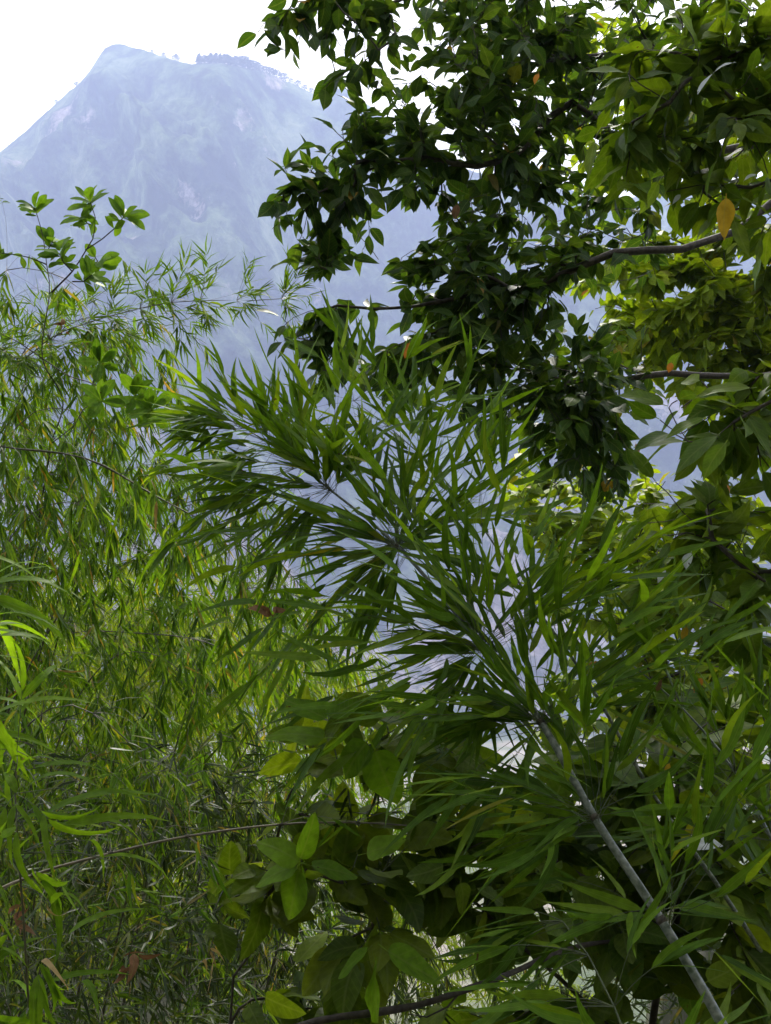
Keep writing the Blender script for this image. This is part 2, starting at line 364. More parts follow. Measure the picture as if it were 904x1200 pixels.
def foliage_on(pl, PO, par, DR, ends, key, mats, leaflen, nl=(4, 8), reach=.22, droop=.5, up=.8, facing=.3, ws=1.0, seed=3, bald=0.0, force=0):
    """leaves along the last stretch of every twig"""
    r = np.random.default_rng(seed)
    for e in ends:
        if r.random() < bald: continue
        ch = [e]; ln = 0
        while par[ch[-1]] >= 0 and ln < reach:
            ln += np.linalg.norm(PO[ch[-1]] - PO[par[ch[-1]]]); ch.append(par[ch[-1]])
        m = r.integers(*nl); side = unit(np.cross(DR[e], UP) + r.normal(0, .3, 3))
        mat = mats[int(r.integers(len(mats)))]
        for k in range(m):
            f = 0 if k == 0 else r.random() * (len(ch) - 1) * .95; i = int(f); i = min(i, len(ch) - 2)
            P = PO[ch[i]] + (PO[ch[i + 1]] - PO[ch[i]]) * (f - i)
            sg = 1 if k % 2 else -1
            d = unit(DR[ch[i]] * (1 if k == 0 else .55) + side * sg * (0 if k == 0 else .9) - UP * droop * r.uniform(.1, 1.5) + r.normal(0, .25, 3))
            nn = UP * up + r.normal(0, .45, 3) - FWD * facing
            L_ = leaflen * r.uniform(.65, 1.2)
            pl.leaf(key, mat, P + d * L_ * .12, d, nn, L_, ws, force)

def targets_in(regs, gaps=(), seed=5, extra=None):
    """points of foliage: regs = (px, py, rx, ry, d0, d1, n) ellipses; gaps = ellipses left open"""
    r = np.random.default_rng(seed); out = []
    for (x, y, rx, ry, d0, d1, n) in regs:
        k = 0; tries = 0
        while k < n and tries < n * 20:
            tries += 1
            a = r.uniform(0, 2 * math.pi); q = math.sqrt(r.random()); px = x + rx * q * math.cos(a); py = y + ry * q * math.sin(a)
            if any(((px - g[0]) / g[2]) ** 2 + ((py - g[1]) / g[3]) ** 2 < 1 for g in gaps): continue
            out.append(at(px, py, r.uniform(d0, d1))); k += 1
    return np.array(out)

def finish():
    # how much of each leaf the camera sees: coarse depth grid over all leaves
    CELL = 5; gw, gh = 904 // CELL + 1, 1200 // CELL + 1; zb = np.full((gh, gw), 1e9); data = []
    for pl in PLANTS:
        if not pl.lv: data.append(None); continue
        P = np.array([l[3] for l in pl.lv]); X = np.array([l[4] for l in pl.lv]); Ln = np.array([l[6] for l in pl.lv])
        samp = []
        for t in (.25, .5, .75):
            px, py, d = proj(P + X * (Ln * t)[:, None]); ix = (px // CELL).astype(int); iy = (py // CELL).astype(int)
            ok = (px >= 0) & (px < 904) & (py >= 0) & (py < 1200) & (d > .1)
            np.minimum.at(zb, (iy[ok], ix[ok]), d[ok]); samp.append((ix, iy, d, ok))
        ax, ay, _ = proj(P); bx, by, dd = proj(P + X * Ln[:, None]); size = np.hypot(bx - ax, by - ay)
        data.append((samp, size, P, X, Ln, dd))
    for pl, dt in zip(PLANTS, data):
        solo = pl.kind == 'stuff'
        if solo: root = None
        else:
            root = bpy.data.objects.new(pl.name, None); col.objects.link(root); root.location = pl.base; root.empty_display_size = .1
            tag(root, pl.label, pl.cat, pl.group, pl.kind)
        b = pl.base if not solo else np.zeros(3)
        # wood
        tw = {}; culm = None
        for part, pts, rad, mat, sides in pl.wood:
            if part == 'twig' or solo: tw.setdefault(mat, []).append((pts - b, rad)); continue
            V, F = tubes([(pts - b, rad)], sides)
            o = link(part, mesh_from(part, V, F, mat=M[mat]), culm if part == 'node_ring' and culm is not None else root)
            if part == 'culm': culm = o
        if not solo:
            for mat, lines in tw.items():
                V, F = tubes(lines, 3); o = link('twigs', mesh_from('twigs', V, F, mat=M[mat]), root); o['kind'] = 'stuff'
        # leaves
        if dt is None: continue
        samp, size, P, X, Ln, dd = dt
        Nn = np.array([l[5] for l in pl.lv]); ws = np.array([l[7] for l in pl.lv]); force = np.array([l[8] for l in pl.lv])
        Z = Nn - (Nn * X).sum(1, keepdims=True) * X; Z /= (np.linalg.norm(Z, axis=1, keepdims=True) + 1e-9); Y = np.cross(Z, X)
        vis = sum(np.where(ok, (d <= zb[np.clip(iy, 0, gh - 1), np.clip(ix, 0, gw - 1)] + .06), 0).astype(float) for ix, iy, d, ok in samp) / 3
        score = size * vis + force * 1e4
        if pl.gaps:
            cx, cyy, _ = proj(P + X * (Ln * .6)[:, None]); drop = np.zeros(len(P), bool)
            for g in pl.gaps: drop |= ((cx - g[0]) / g[2]) ** 2 + ((cyy - g[1]) / g[3]) ** 2 < 1
            drop &= (force == 0); score[drop] = -1
        else: drop = np.zeros(len(P), bool)
        top = set() if solo else set(int(i) for i in np.argsort(-score)[:pl.nleaf] if score[i] > 8)
        rest = {}
        for i in range(len(P)):
            if drop[i]: continue
            key, var, mat = pl.lv[i][:3]
            if i in top:
                o = link('leaf', leaf_mesh(key, var, mat), root)
                m = Matrix(((X[i, 0] * Ln[i], Y[i, 0] * Ln[i] * ws[i], Z[i, 0] * Ln[i], P[i, 0] - b[0]), (X[i, 1] * Ln[i], Y[i, 1] * Ln[i] * ws[i], Z[i, 1] * Ln[i], P[i, 1] - b[1]),
                            (X[i, 2] * Ln[i], Y[i, 2] * Ln[i] * ws[i], Z[i, 2] * Ln[i], P[i, 2] - b[2]), (0, 0, 0, 1)))
                o.matrix_local = m
                if pl.lv[i][9]: o['label'] = pl.lv[i][9]
            else: rest.setdefault(mat, {}).setdefault((key, var), []).append(i)
        parts = []
        if solo and tw:
            lines = [x for l in tw.values() for x in l]
        for mat, groups in rest.items():
            Vs, F4s, F3s, uvs, tn, off = [], [], [], [], [], 0
            for (key, var), idx in groups.items():
                V, F4, F3, uv = LEAFSETS[key][var]; idx = np.array(idx); n = len(idx)
                B = np.stack([X[idx] * Ln[idx, None], Y[idx] * (Ln[idx] * ws[idx])[:, None], Z[idx] * Ln[idx, None]], 1)   # n,3(axis),3
                W = np.einsum('va,nac->nvc', V, B) + (P[idx] - b)[:, None, :]
                o4 = (np.arange(n) * len(V))[:, None, None] + off
                F4s.append((F4[None] + o4).reshape(-1, 4)); F3s.append((F3[None] + o4).reshape(-1, 3)); Vs.append(W.reshape(-1, 3)); uvs.append(np.tile(uv, (n, 1)))
                tn.append(np.repeat(rng.random(n), len(V))); off += n * len(V)
            parts.append((mat, np.concatenate(Vs), np.concatenate(F4s), np.concatenate(F3s), np.concatenate(uvs), np.concatenate(tn)))
        if solo:
            # one object: all materials in one mesh
            mats = [p[0] for p in parts] + list(tw); Vs, F4s, F3s, uvs, tn, mi4, mi3, off = [], [], [], [], [], [], [], 0
            for k, (mat, V, F4, F3, uv, t_) in enumerate(parts):
                Vs.append(V); F4s.append(F4 + off); F3s.append(F3 + off); uvs.append(uv); tn.append(t_); mi4 += [k] * len(F4); mi3 += [k] * len(F3); off += len(V)
            for k, (mat, lines) in enumerate(tw.items()):
                V, F = tubes(lines, 3); Vs.append(V); F4s.append(F + off); uvs.append(np.zeros((len(V), 2))); tn.append(np.zeros(len(V))); mi4 += [len(parts) + k] * len(F); off += len(V)
            me = mesh_from(pl.name, np.concatenate(Vs), np.concatenate(F4s), np.concatenate(F3s), np.concatenate(uvs), np.concatenate(tn))
            for mat in mats: me.materials.append(M[mat])
            me.polygons.foreach_set('material_index', np.array(mi4 + mi3, np.int32))
            tag(link(pl.name, me), pl.label, pl.cat, pl.group, 'stuff')
        else:
            for mat, V, F4, F3, uv, t_ in parts:
                o = link('foliage', mesh_from('foliage', V, F4, F3, uv, t_, M[mat]), root); o['kind'] = 'stuff'

# ================================================================== THE SETTING
def ground_z(x, y):
    r = np.hypot(x, y)
    steep = -62 * (1 - np.exp(-np.maximum(y - 1.0, 0) * .62 / 62))                          # the slope drops away in front
    bank = np.clip(np.maximum((-.04 - x / np.maximum(y, .5)) / .08, (x / np.maximum(y, .5) - .20) / .08), 0, 1)     # banks on both sides of a gully
    shelf = np.where(y < 13, -.10 * y, -1.3 - (y - 13) * .9); shelf = np.maximum(shelf, steep)
    fall = np.where(y > 0, steep + (shelf - steep) * bank * bank * (3 - 2 * bank), 0)
    fall = np.where(y < 0, np.minimum(np.maximum(-y - 2, 0) * .95, 420), fall)                                 # and climbs unseen behind, steepened to cut skylight
    return fall + (fbm(x * .06 + 5, y * .06 + 9, 5, 3) - .5) * np.minimum(1 + r * .03, 6) * np.minimum(r / 8, 1)

def build_ground():
    e = np.concatenate([np.linspace(0, 20, 30), np.geomspace(21, 3000, 60)]); ax = np.concatenate([-e[:0:-1], e]); n = len(ax)
    X, Y = np.meshgrid(ax, ax); Z = ground_z(X, Y); V = np.stack([X, Y, Z], -1).reshape(-1, 3)
    i = np.arange(n - 1); I, J = np.meshgrid(i, i); a = (J * n + I).ravel(); F = np.stack([a, a + 1, a + n + 1, a + n], -1)
    m, t = new_mat('ground'); N = t.nodes; K = t.links.new
    g = N.new('ShaderNodeNewGeometry')
    n1 = N.new('ShaderNodeTexNoise'); n1.inputs['Scale'].default_value = .02; n1.inputs['Detail'].default_value = 8; K(g.outputs['Position'], n1.inputs['Vector'])
    n2 = N.new('ShaderNodeTexNoise'); n2.inputs['Scale'].default_value = 3; n2.inputs['Detail'].default_value = 8; K(g.outputs['Position'], n2.inputs['Vector'])
    r1 = ramp(t, [(.36, (.05, .08, .025)), (.46, (.11, .13, .06)), (.56, (.22, .20, .17)), (.70, (.33, .30, .28))]); K(n1.outputs['Fac'], r1.inputs[0])
    r2 = ramp(t, [(.3, (.55, .5, .45)), (.7, (1.1, 1.1, 1.0))]); K(n2.outputs['Fac'], r2.inputs[0])
    sz = N.new('ShaderNodeSeparateXYZ'); K(g.outputs['Position'], sz.inputs[0])
    vf = N.new('ShaderNodeMapRange'); K(sz.outputs['Z'], vf.inputs[0]); vf.inputs[1].default_value = -25; vf.inputs[2].default_value = -50     # gravel only on the valley floor
    r3 = ramp(t, [(.35, (.022, .026, .010)), (.65, (.06, .065, .025))]); K(n1.outputs['Fac'], r3.inputs[0])
    sl = N.new('ShaderNodeMix'); sl.data_type = 'RGBA'; K(vf.outputs[0], sl.inputs[0]); K(r3.outputs[0], sl.inputs[6]); K(r1.outputs[0], sl.inputs[7])
    mu = N.new('ShaderNodeMix'); mu.data_type = 'RGBA'; mu.blend_type = 'MULTIPLY'; mu.inputs[0].default_value = 1; K(sl.outputs[2], mu.inputs[6]); K(r2.outputs[0], mu.inputs[7])
    b = N.new('ShaderNodeBump'); b.inputs['Distance'].default_value = .1; K(n2.outputs['Fac'], b.inputs['Height'])
    p = N.new('ShaderNodeBsdfPrincipled'); p.inputs['Roughness'].default_value = .9; K(mu.outputs[2], p.inputs['Base Color']); K(b.outputs[0], p.inputs['Normal'])
    o = N.new('ShaderNodeOutputMaterial'); K(p.outputs[0], o.inputs['Surface'])
    tag(link('ground', mesh_from('ground', V, F, mat=m)), 'sloping ground dropping into the hazy valley', None, None, 'structure')
build_ground()

RIDGE = np.array([(-700, 560), (-400, 400), (-200, 285), (-60, 208), (0, 178), (25, 158), (52, 135), (80, 108), (98, 94), (105, 84), (114, 68), (122, 57), (135, 50), (150, 53), (185, 63), (208, 71), (225, 75), (260, 73), (290, 79), (310, 83), (330, 92), (355, 103), (375, 114), (388, 110), (400, 101), (412, 107), (440, 128), (480, 165), (520, 190), (580, 208), (640, 218), (720, 232), (800, 228), (904, 220), (1100, 240), (1400, 320), (1700, 420)], float)
def ridge_point(px, yr):
    py = np.interp(px, RIDGE[:, 0], RIDGE[:, 1]) + (fbm(px * .09 + 3, px * 0 + .5, 4, 8) - .5) * 6
    v = FWD[None] + ((px - 452.0) / FPX)[:, None] * RGT + ((600 - py) / FPX)[:, None] * UPV
    return CAM + v * ((yr - CAM[1]) / v[:, 1])[:, None]
def build_mountain():
    nx, nt_, nb = 520, 230, 14
    px = np.linspace(-700, 1700, nx); yr = 1400 + (fbm(px * .004, px * 0, 3, 2) - .5) * 500
    RP = ridge_point(px, yr)
    t = np.linspace(0, 1, nt_)[:, None]; xs = RP[None, :, 0]; x0 = xs * .74; y0 = 820 + (fbm(px * .01, px * 0 + 4, 3, 5)[None] - .5) * 90
    Z0 = -75.0
    prof = .50 * t + .50 * t ** 1.7
    X = x0 + (xs - x0) * t; Y = y0 + (yr[None] - y0) * t; Z = Z0 + (RP[None, :, 2] - Z0) * prof
    env = np.clip(np.minimum(t / .05, (1 - t) / .12), 0, 1)
    s = X * .0045 + Z * .0035; q = Z * .0012 - X * .0012
    g1 = fbm(s * 1.6 + 11, q * 1.6 + 5, 6, 21, True) - .6; g2 = fbm(X * .02, Z * .02 + Y * .004, 5, 31) - .5; g3 = fbm(X * .07, Z * .07, 4, 41) - .5
    disp = env * (g1 * 190 + g2 * 60 + g3 * 14)
    Y = Y - disp; Z = Z + disp * .25
    bx = []; 
    for k in range(1, nb + 1):
        u = k / nb; bx.append(np.stack([RP[:, 0] * (1 + .02 * u), yr + 900 * u, RP[:, 2] * (1 - .75 * u ** .9)], -1))
    V = np.concatenate([np.stack([X, Y, Z], -1).reshape(-1, 3)] + bx); n = nx; rows = nt_ + nb
    J, I = np.meshgrid(np.arange(rows - 1), np.arange(n - 1), indexing='ij'); a = (J * n + I).ravel(); F = np.stack([a, a + 1, a + n + 1, a + n], -1)
    m, tt = new_mat('mountain'); N = tt.nodes; K = tt.links.new
    g = N.new('ShaderNodeNewGeometry')
    def noise(sc, det=8, rough=.6):
        k = N.new('ShaderNodeTexNoise'); k.inputs['Scale'].default_value = sc; k.inputs['Detail'].default_value = det; k.inputs['Roughness'].default_value = rough; K(g.outputs['Position'], k.inputs['Vector']); return k.outputs['Fac']
    veg = ramp(tt, [(.40, (.010, .020, .012)), (.48, (.05, .08, .035)), (.55, (.12, .17, .07)), (.64, (.23, .28, .15))]); K(noise(.012, 10, .68), veg.inputs[0])
    sz = N.new('ShaderNodeSeparateXYZ'); K(g.outputs['Position'], sz.inputs[0])
    lo = N.new('ShaderNodeMapRange'); K(sz.outputs['Z'], lo.inputs[0]); lo.inputs[1].default_value = -80; lo.inputs[2].default_value = 420; lo.inputs[3].default_value = .17; lo.inputs[4].default_value = 0  # more pale rock low on the slope, painting in the brighter haze there
    rk = N.new('ShaderNodeMapRange'); K(mathn(tt, 'ADD', noise(.0075, 9, .68), lo.outputs[0]), rk.inputs[0]); rk.inputs[1].default_value = .60; rk.inputs[2].default_value = .68
    rock = ramp(tt, [(.3, (.28, .19, .16)), (.7, (.52, .45, .42))]); K(noise(.06), rock.inputs[0])
    mixc = N.new('ShaderNodeMix'); mixc.data_type = 'RGBA'; K(rk.outputs[0], mixc.inputs[0]); K(veg.outputs[0], mixc.inputs[6]); K(rock.outputs[0], mixc.inputs[7])
    b = N.new('ShaderNodeBump'); b.inputs['Strength'].default_value = .9; b.inputs['Distance'].default_value = 9; K(noise(.05, 10, .7), b.inputs['Height'])
    p = N.new('ShaderNodeBsdfPrincipled'); p.inputs['Roughness'].default_value = .95; p.inputs['Specular IOR Level'].default_value = .1
    K(mixc.outputs[2], p.inputs['Base Color']); K(b.outputs[0], p.inputs['Normal'])
    o = N.new('ShaderNodeOutputMaterial'); K(p.outputs[0], o.inputs['Surface'])
    tag(link('mountain', mesh_from('mountain', V, F, mat=m)), 'hazy blue mountain with pointed peak and scrubby ridge', None, None, 'structure')
    return px, yr, RP
MPX, MYR, MRP = build_mountain()

def build_ridge_trees():
    m = solid_mat('ridge_foliage', (.02, .035, .015), (.06, .09, .035), .6, .9, dist=.2)
    r = np.random.default_rng(12); meshes = []
    for v in range(5):
        V, F3 = [], []
        tall = v < 2
        for k in range(420):
            h = r.random()
            rad = (.42 * (1 - h) + .04) * (.5 if tall else 1) if tall else .5 * math.sqrt(max(0, 1 - (2 * h - .85) ** 2 * .8))
            a = r.uniform(0, 6.28); q = math.sqrt(r.random()) * rad; c = np.array([q * math.cos(a), q * math.sin(a), .12 + .88 * h])
            A = [c + r.normal(0, .055, 3) for _ in range(3)]; i = len(V); V += A; F3.append((i, i + 1, i + 2))
        Vt, Ft = tubes([(np.array([[0, 0, -.15], [0, 0, .5]]), np.array([.035, .02]))], 5)
        meshes.append((mesh_from('crown', np.array(V), np.zeros((0, 4)), F3, mat=m, smooth=False), mesh_from('trunk', Vt, Ft, mat=M['bark'])))
    spots = [(x, s, v) for x, s, v in [(206, 9, 2), (233, 12, 0), (236, 9, 3), (240, 11, 2), (244, 9, 4), (250, 10, 3), (261, 11, 4), (267, 13, 2), (273, 11, 4), (284, 12, 2), (290, 12, 3), (297, 10, 4), (303, 9, 2), (312, 8, 3), (320, 8, 4), (247, 14, 0), (253, 13, 1), (258, 17, 0), (263, 11, 2), (270, 12, 3), (276, 13, 2), (281, 16, 3), (287, 14, 4), (293, 11, 2), (300, 9, 3), (307, 10, 4), (316, 8, 2), (325, 9, 3), (333, 9, 4), (341, 8, 2), (349, 8, 3), (357, 7, 4), (365, 6, 2), (178, 5, 3), (192, 5, 4), (393, 6, 2), (402, 6, 3), (90, 5, 4), (66, 5, 2)]]
    for x, s, v in spots:
        y = np.interp(x, MPX, MYR); p = np.array([np.interp(x, MPX, MRP[:, 0]), y, np.interp(x, MPX, MRP[:, 2])])
        h = s * y / FPX * r.uniform(.7, 1.1); w = h * r.uniform(1.1, 1.7)
        e = bpy.data.objects.new('ridge_tree', None); col.objects.link(e); e.location = p - np.array([0, 0, h * .05]); e.scale = (w, w, h); e.rotation_euler[2] = r.uniform(0, 6.28)
        tag(e, 'slender dark conifer on the skyline of the hazy mountain ridge' if v < 2 else 'low rounded tree on the skyline of the hazy mountain ridge', 'tree', 'conifers on the mountain ridge' if v < 2 else 'rounded trees on the mountain ridge')
        for nm, me in zip(('crown', 'trunk'), meshes[v]): link(nm, me, e)
build_ridge_trees()

# the air
hz = bpy.data.meshes.new('haze'); S = 3050; zb_, zt_ = -95.0, float(MRP[:, 2].max()) + 60
hv = [(x, y, z) for z in (zb_, zt_) for x, y in ((-S, -S), (S, -S), (S, S), (-S, S))]
hz.from_pydata(hv, [], [(3, 2, 1, 0), (4, 5, 6, 7), (0, 1, 5, 4), (1, 2, 6, 5), (2, 3, 7, 6), (3, 0, 4, 7)])
hm, ht = new_mat('haze'); pv = ht.nodes.new('ShaderNodeVolumePrincipled'); pv.inputs['Density'].default_value = .00056; pv.inputs['Color'].default_value = (.47, .56, .86, 1); pv.inputs['Anisotropy'].default_value = 0
ho = ht.nodes.new('ShaderNodeOutputMaterial'); ht.links.new(pv.outputs[0], ho.inputs['Volume'])
hz.materials.append(hm); tag(link('haze', hz), 'pale blue haze filling the valley air', None, None, 'stuff')

# ================================================================== PLANTS
def gz(x, y): return float(ground_z(np.array([x]), np.array([y]))[0])

# ---- the long-bladed bamboo that leans across the view
def build_big_bamboo():
    path = [(905, 1330, 1.6), (845, 1198, 1.66), (775, 1078, 1.75), (697, 958, 1.86), (634, 846, 1.98), (566, 757, 2.12), (466, 640, 2.32), (386, 573, 2.46), (352, 546, 2.53), (316, 520, 2.6), (284, 500, 2.66), (255, 484, 2.72)]
    P = [at(*p) for p in path]
    foot = np.array([P[0][0] + .35, P[0][1] - .05, gz(P[0][0] + .35, P[0][1])])
    mid = lerp(P[0], foot, .5) + np.array([-.06, 0, 0])
    pl = Plant('long_bladed_bamboo', 'long-bladed green bamboo whose grey culm leans diagonally across the view', 'bamboo', foot, None, 300)
    line = smooth_line([foot, mid] + P, .04); n = len(line)
    rad = np.interp(np.linspace(0, 1, n), [0, .35, .6, .8, 1], [.014, .0100, .0072, .0035, .0013])
    pl.stick('culm', line, rad, 'culm', 10)
    nodes = [  # px node, list of (angle from, angle to, length px from, to, count, leaf length)
        (2, [(25, 105, 90, 240, 10), (150, 205, 130, 270, 4), (-30, 25, 60, 120, 3)]),
        (3, [(105, 165, 40, 200, 8), (35, 110, 90, 230, 7), (140, 215, 80, 240, 11), (-20, 30, 60, 160, 2)]),
        (4, [(100, 160, 30, 220, 13), (15, 105, 80, 260, 20), (150, 225, 80, 270, 12), (215, 260, 80, 160, 3)]),
        (5, [(105, 160, 30, 220, 14), (240, 320, 30, 120, 5), (20, 115, 30, 245, 28), (150, 235, 30, 250, 22)]),
        (6, [(115, 165, 30, 180, 10), (240, 330, 30, 120, 7), (20, 130, 20, 215, 30), (155, 245, 30, 235, 28), (-20, 35, 40, 150, 7)]),
        (7, [(40, 140, 20, 180, 24), (150, 245, 30, 190, 22)]),
        (8, [(60, 150, 50, 130, 10), (150, 250, 80, 170, 14)]),
        (9, [(80, 160, 40, 110, 8), (150, 240, 60, 140, 12)]),
        (10, [(90, 170, 40, 90, 7), (150, 235, 50, 110, 9)]),
        (11, [(110, 220, 15, 60, 10)])]
    for i, fans in nodes:
        c = P[i]; d = path[i][2]; tan = unit(P[i + 1] - P[i - 1]) if i + 1 < len(P) else unit(P[i] - P[i - 1])
        rr = float(np.interp(np.argmin(np.linalg.norm(line - c, axis=1)) / n, [0, .35, .6, .8, 1], [.014, .0100, .0072, .0035, .0013]))
        ring = [c - tan * .006, c - tan * .003, c, c + tan * .003, c + tan * .006]
        pl.stick('node_ring', ring, np.array([1.0, 1.08, 1.28, 1.05, .98]) * rr + .0003, 'node', 10)
        for a0, a1, l0, l1, cnt in fans:
            for _ in range(cnt):
                a = R(rng.uniform(a0, a1)); ln = rng.uniform(l0 * .55, l1) * d / FPX
                dr = unit(RGT * math.cos(a) + UPV * math.sin(a) + FWD * rng.normal(.05, .5))
                left = math.cos(a) < -.3
                bamboo_spray(pl, c + rand_dir(.003) + tan * rng.normal(0, .012), dr, ln, int(rng.integers(3, 7)), .150 if i < 9 else .13, 'blade', 'blade', 'greentwig', sag=.14 if left else .06, spread=.75, start=.3, r0=.0008, facing=.5, droopleaf=.06 if left else -.08)
    # young bud sheaths of twigs at the nodes
    return pl
build_big_bamboo()
def build_twin_bamboo():
    path = [(1010, 1340, 2.3), (930, 1180, 2.35), (850, 1050, 2.4), (765, 930, 2.45), (690, 800, 2.5), (620, 700, 2.6), (560, 610, 2.7), (505, 545, 2.8), (455, 500, 2.85), (415, 470, 2.9)]
    P = [at(*p) for p in path]; foot = np.array([P[0][0] + .3, P[0][1], gz(P[0][0] + .3, P[0][1])])
    pl = Plant('long_bladed_bamboo', 'second long-bladed bamboo rising behind the leaning grey culm, its blades pointing skyward', 'bamboo', foot, None, 200)
    line = smooth_line([foot] + P, .05); pl.stick('culm', line, np.linspace(.010, .0013, len(line)), 'culm', 8)
    for i, cnt in [(3, 3), (4, 6), (5, 9), (6, 11), (7, 11), (8, 10), (9, 7)]:
        for _ in range(cnt):
            a = R(rng.uniform(15, 130) if rng.random() < .75 else rng.uniform(130, 220)); d = path[i][2]
            bamboo_spray(pl, P[i], unit(RGT * math.cos(a) + UPV * math.sin(a) + FWD * rng.normal(.1, .45)), rng.uniform(25, 150) * d / FPX, int(rng.integers(3, 7)), .155, 'blade', 'blade', 'greentwig', sag=.15, spread=.75, start=.35, r0=.0008, facing=.5, droopleaf=-.05)
build_twin_bamboo()

# ---- second long-bladed bamboo at the right edge
def build_side_bamboo():
    path = [(1010, 1330, 1.8), (960, 1130, 1.85), (905, 985, 1.92), (862, 905, 2.0), (800, 830, 2.08), (730, 770, 2.2)]
    P = [at(*p) for p in path]; foot = np.array([P[0][0] + .15, P[0][1], gz(P[0][0] + .15, P[0][1])])
    pl = Plant('long_bladed_bamboo', 'shorter long-bladed bamboo with upright blades beside the leaning grey culm', 'bamboo', foot, None, 200)
    line = smooth_line([foot] + P, .05); pl.stick('culm', line, np.linspace(.009, .0015, len(line)), 'culm', 8)
    for i, fans in [(1, [(100, 150, 90, 200, 4)]), (2, [(60, 140, 80, 190, 6), (150, 210, 80, 160, 2)]), (3, [(40, 130, 60, 150, 6), (170, 230, 60, 160, 2)]), (4, [(10, 120, 60, 130, 5)]), (5, [(0, 130, 30, 100, 5)])]:
        for a0, a1, l0, l1, cnt in fans:
            for _ in range(cnt):
                a = R(rng.uniform(a0, a1)); d = path[i][2]
                dr = unit(RGT * math.cos(a) + UPV * math.sin(a) + FWD * rng.normal(.1, .4))
                bamboo_spray(pl, P[i], dr, rng.uniform(l0, l1) * d / FPX, int(rng.integers(3, 6)), .15, 'blade', 'blade', 'greentwig', sag=.15, spread=.7, start=.45, facing=.35, droopleaf=.0)
build_side_bamboo()

# ---- blades that come in low, under the culm
def build_low_bamboo():
    path = [(800, 1420, 1.5), (760, 1290, 1.55), (720, 1180, 1.6), (690, 1120, 1.66), (660, 1080, 1.7)]
    P = [at(*p) for p in path]; foot = np.array([P[0][0] + .1, P[0][1], gz(P[0][0] + .1, P[0][1])])
    pl = Plant('long_bladed_bamboo', 'low long-bladed bamboo shoot with blades lying flat above the dark bare branch', 'bamboo', foot, None, 120)
    line = smooth_line([foot] + P, .05); pl.stick('culm', line, np.linspace(.006, .0015, len(line)), 'greentwig', 7)
    for i, fans in [(1, [(120, 180, 100, 200, 3), (30, 90, 80, 160, 2)]), (2, [(150, 190, 60, 150, 4), (10, 80, 60, 150, 2)]), (3, [(150, 195, 40, 120, 4)]), (4, [(140, 210, 20, 70, 5)])]:
        for a0, a1, l0, l1, cnt in fans:
            for _ in range(cnt):
                a = R(rng.uniform(a0, a1)); d = path[i][2]
                bamboo_spray(pl, P[i], unit(RGT * math.cos(a) + UPV * math.sin(a) + FWD * rng.normal(.1, .35)), rng.uniform(l0, l1) * d / FPX, int(rng.integers(2, 5)), .15, 'blade', 'blade', 'greentwig', sag=.3, spread=.4, start=.6, facing=.5, droopleaf=.1)
build_low_bamboo()

# ---- fine-leaved bamboo
def fine_culm(path, label, group, dens=1.0, hang=.5, leaf=.105, nleaf=90, spread=.7, r0=.0055, lenpx=(60, 150), mat='fine', bare=0.25, per=(3, 6), foot_dx=-.3, culmmat='finculm', name='fine_leaved_bamboo', both=False, nl=(5, 9), step=2):
    P = [at(*p) for p in path]; foot = np.array([P[0][0] + foot_dx, P[0][1], gz(P[0][0] + foot_dx, P[0][1])])
    pl = Plant(name, label, 'bamboo', foot, group, nleaf)
    line = smooth_line([foot] + P, .06); n = len(line); rad_ = np.linspace(r0, .0012, n); rad_[::step] *= 1.35; pl.stick('culm', line, rad_, culmmat, 6)
    start = int(np.argmin(np.linalg.norm(line - P[0], axis=1)))
    d = path[len(path) // 2][2]
    for k in range(start + int((n - start) * bare * .5), n, step):
        c = line[k]; tan = unit(line[min(k + 1, n - 1)] - line[max(k - 1, 0)]); u = (k - start) / max(1, n - start)
        m = int(rng.integers(*per) * dens + rng.random())
        for _ in range(m):
            rd = rand_dir(1.0); rd -= tan * (rd @ tan)
            dr = unit(tan * .55 + unit(rd) * 1.0 + UP * (rng.uniform(-.7, .9) if both else rng.uniform(-.5, .35)))
            ln = rng.uniform(*lenpx) * d / FPX * (1 - .35 * u)
            bamboo_spray(pl, c, dr, ln, int(rng.integers(*nl)), leaf, 'fine', mat, culmmat, sag=hang * 1.3, spread=spread * 1.5, start=.8, r0=.0008, facing=.4, droopleaf=hang * .8)
    return pl

fine_culm([(-60, 480, 4.1), (30, 420, 4.05), (75, 388, 4.0), (180, 358, 3.95), (250, 352, 3.9), (300, 352, 3.9), (330, 350, 3.9)],
          'slim fine-leaved bamboo culm arching alone across the hazy mountain', None, 5.2, .03, .088, 300, .85, .006, (12, 80), both=True, per=(3, 6), mat='blade')
fine_culm([(-60, 505, 3.2), (0, 523, 3.2), (100, 537, 3.2), (180, 580, 3.2), (270, 630, 3.2), (335, 690, 3.2), (370, 770, 3.25)],
          'dark drooping bamboo culm hung with curtains of fine yellowing leaves', None, 2.4, .9, .115, 280, .65, .010, (25, 200), nl=(6, 12), step=3)
fine_culm([(40, 770, 3.9), (85, 742, 3.9), (160, 742, 3.9), (240, 752, 3.9), (310, 790, 3.9), (370, 850, 3.9)],
          'low fine-leaved bamboo culm running level through the lime green thicket', None, 2.0, .6, .11, 200, .7, .006, (30, 150), foot_dx=-.8)
GR = 'drooping fine-leaved bamboo culms of the dense thicket'; LB = 'drooping fine-leaved bamboo culm crowded into the thicket below the arching bamboo'
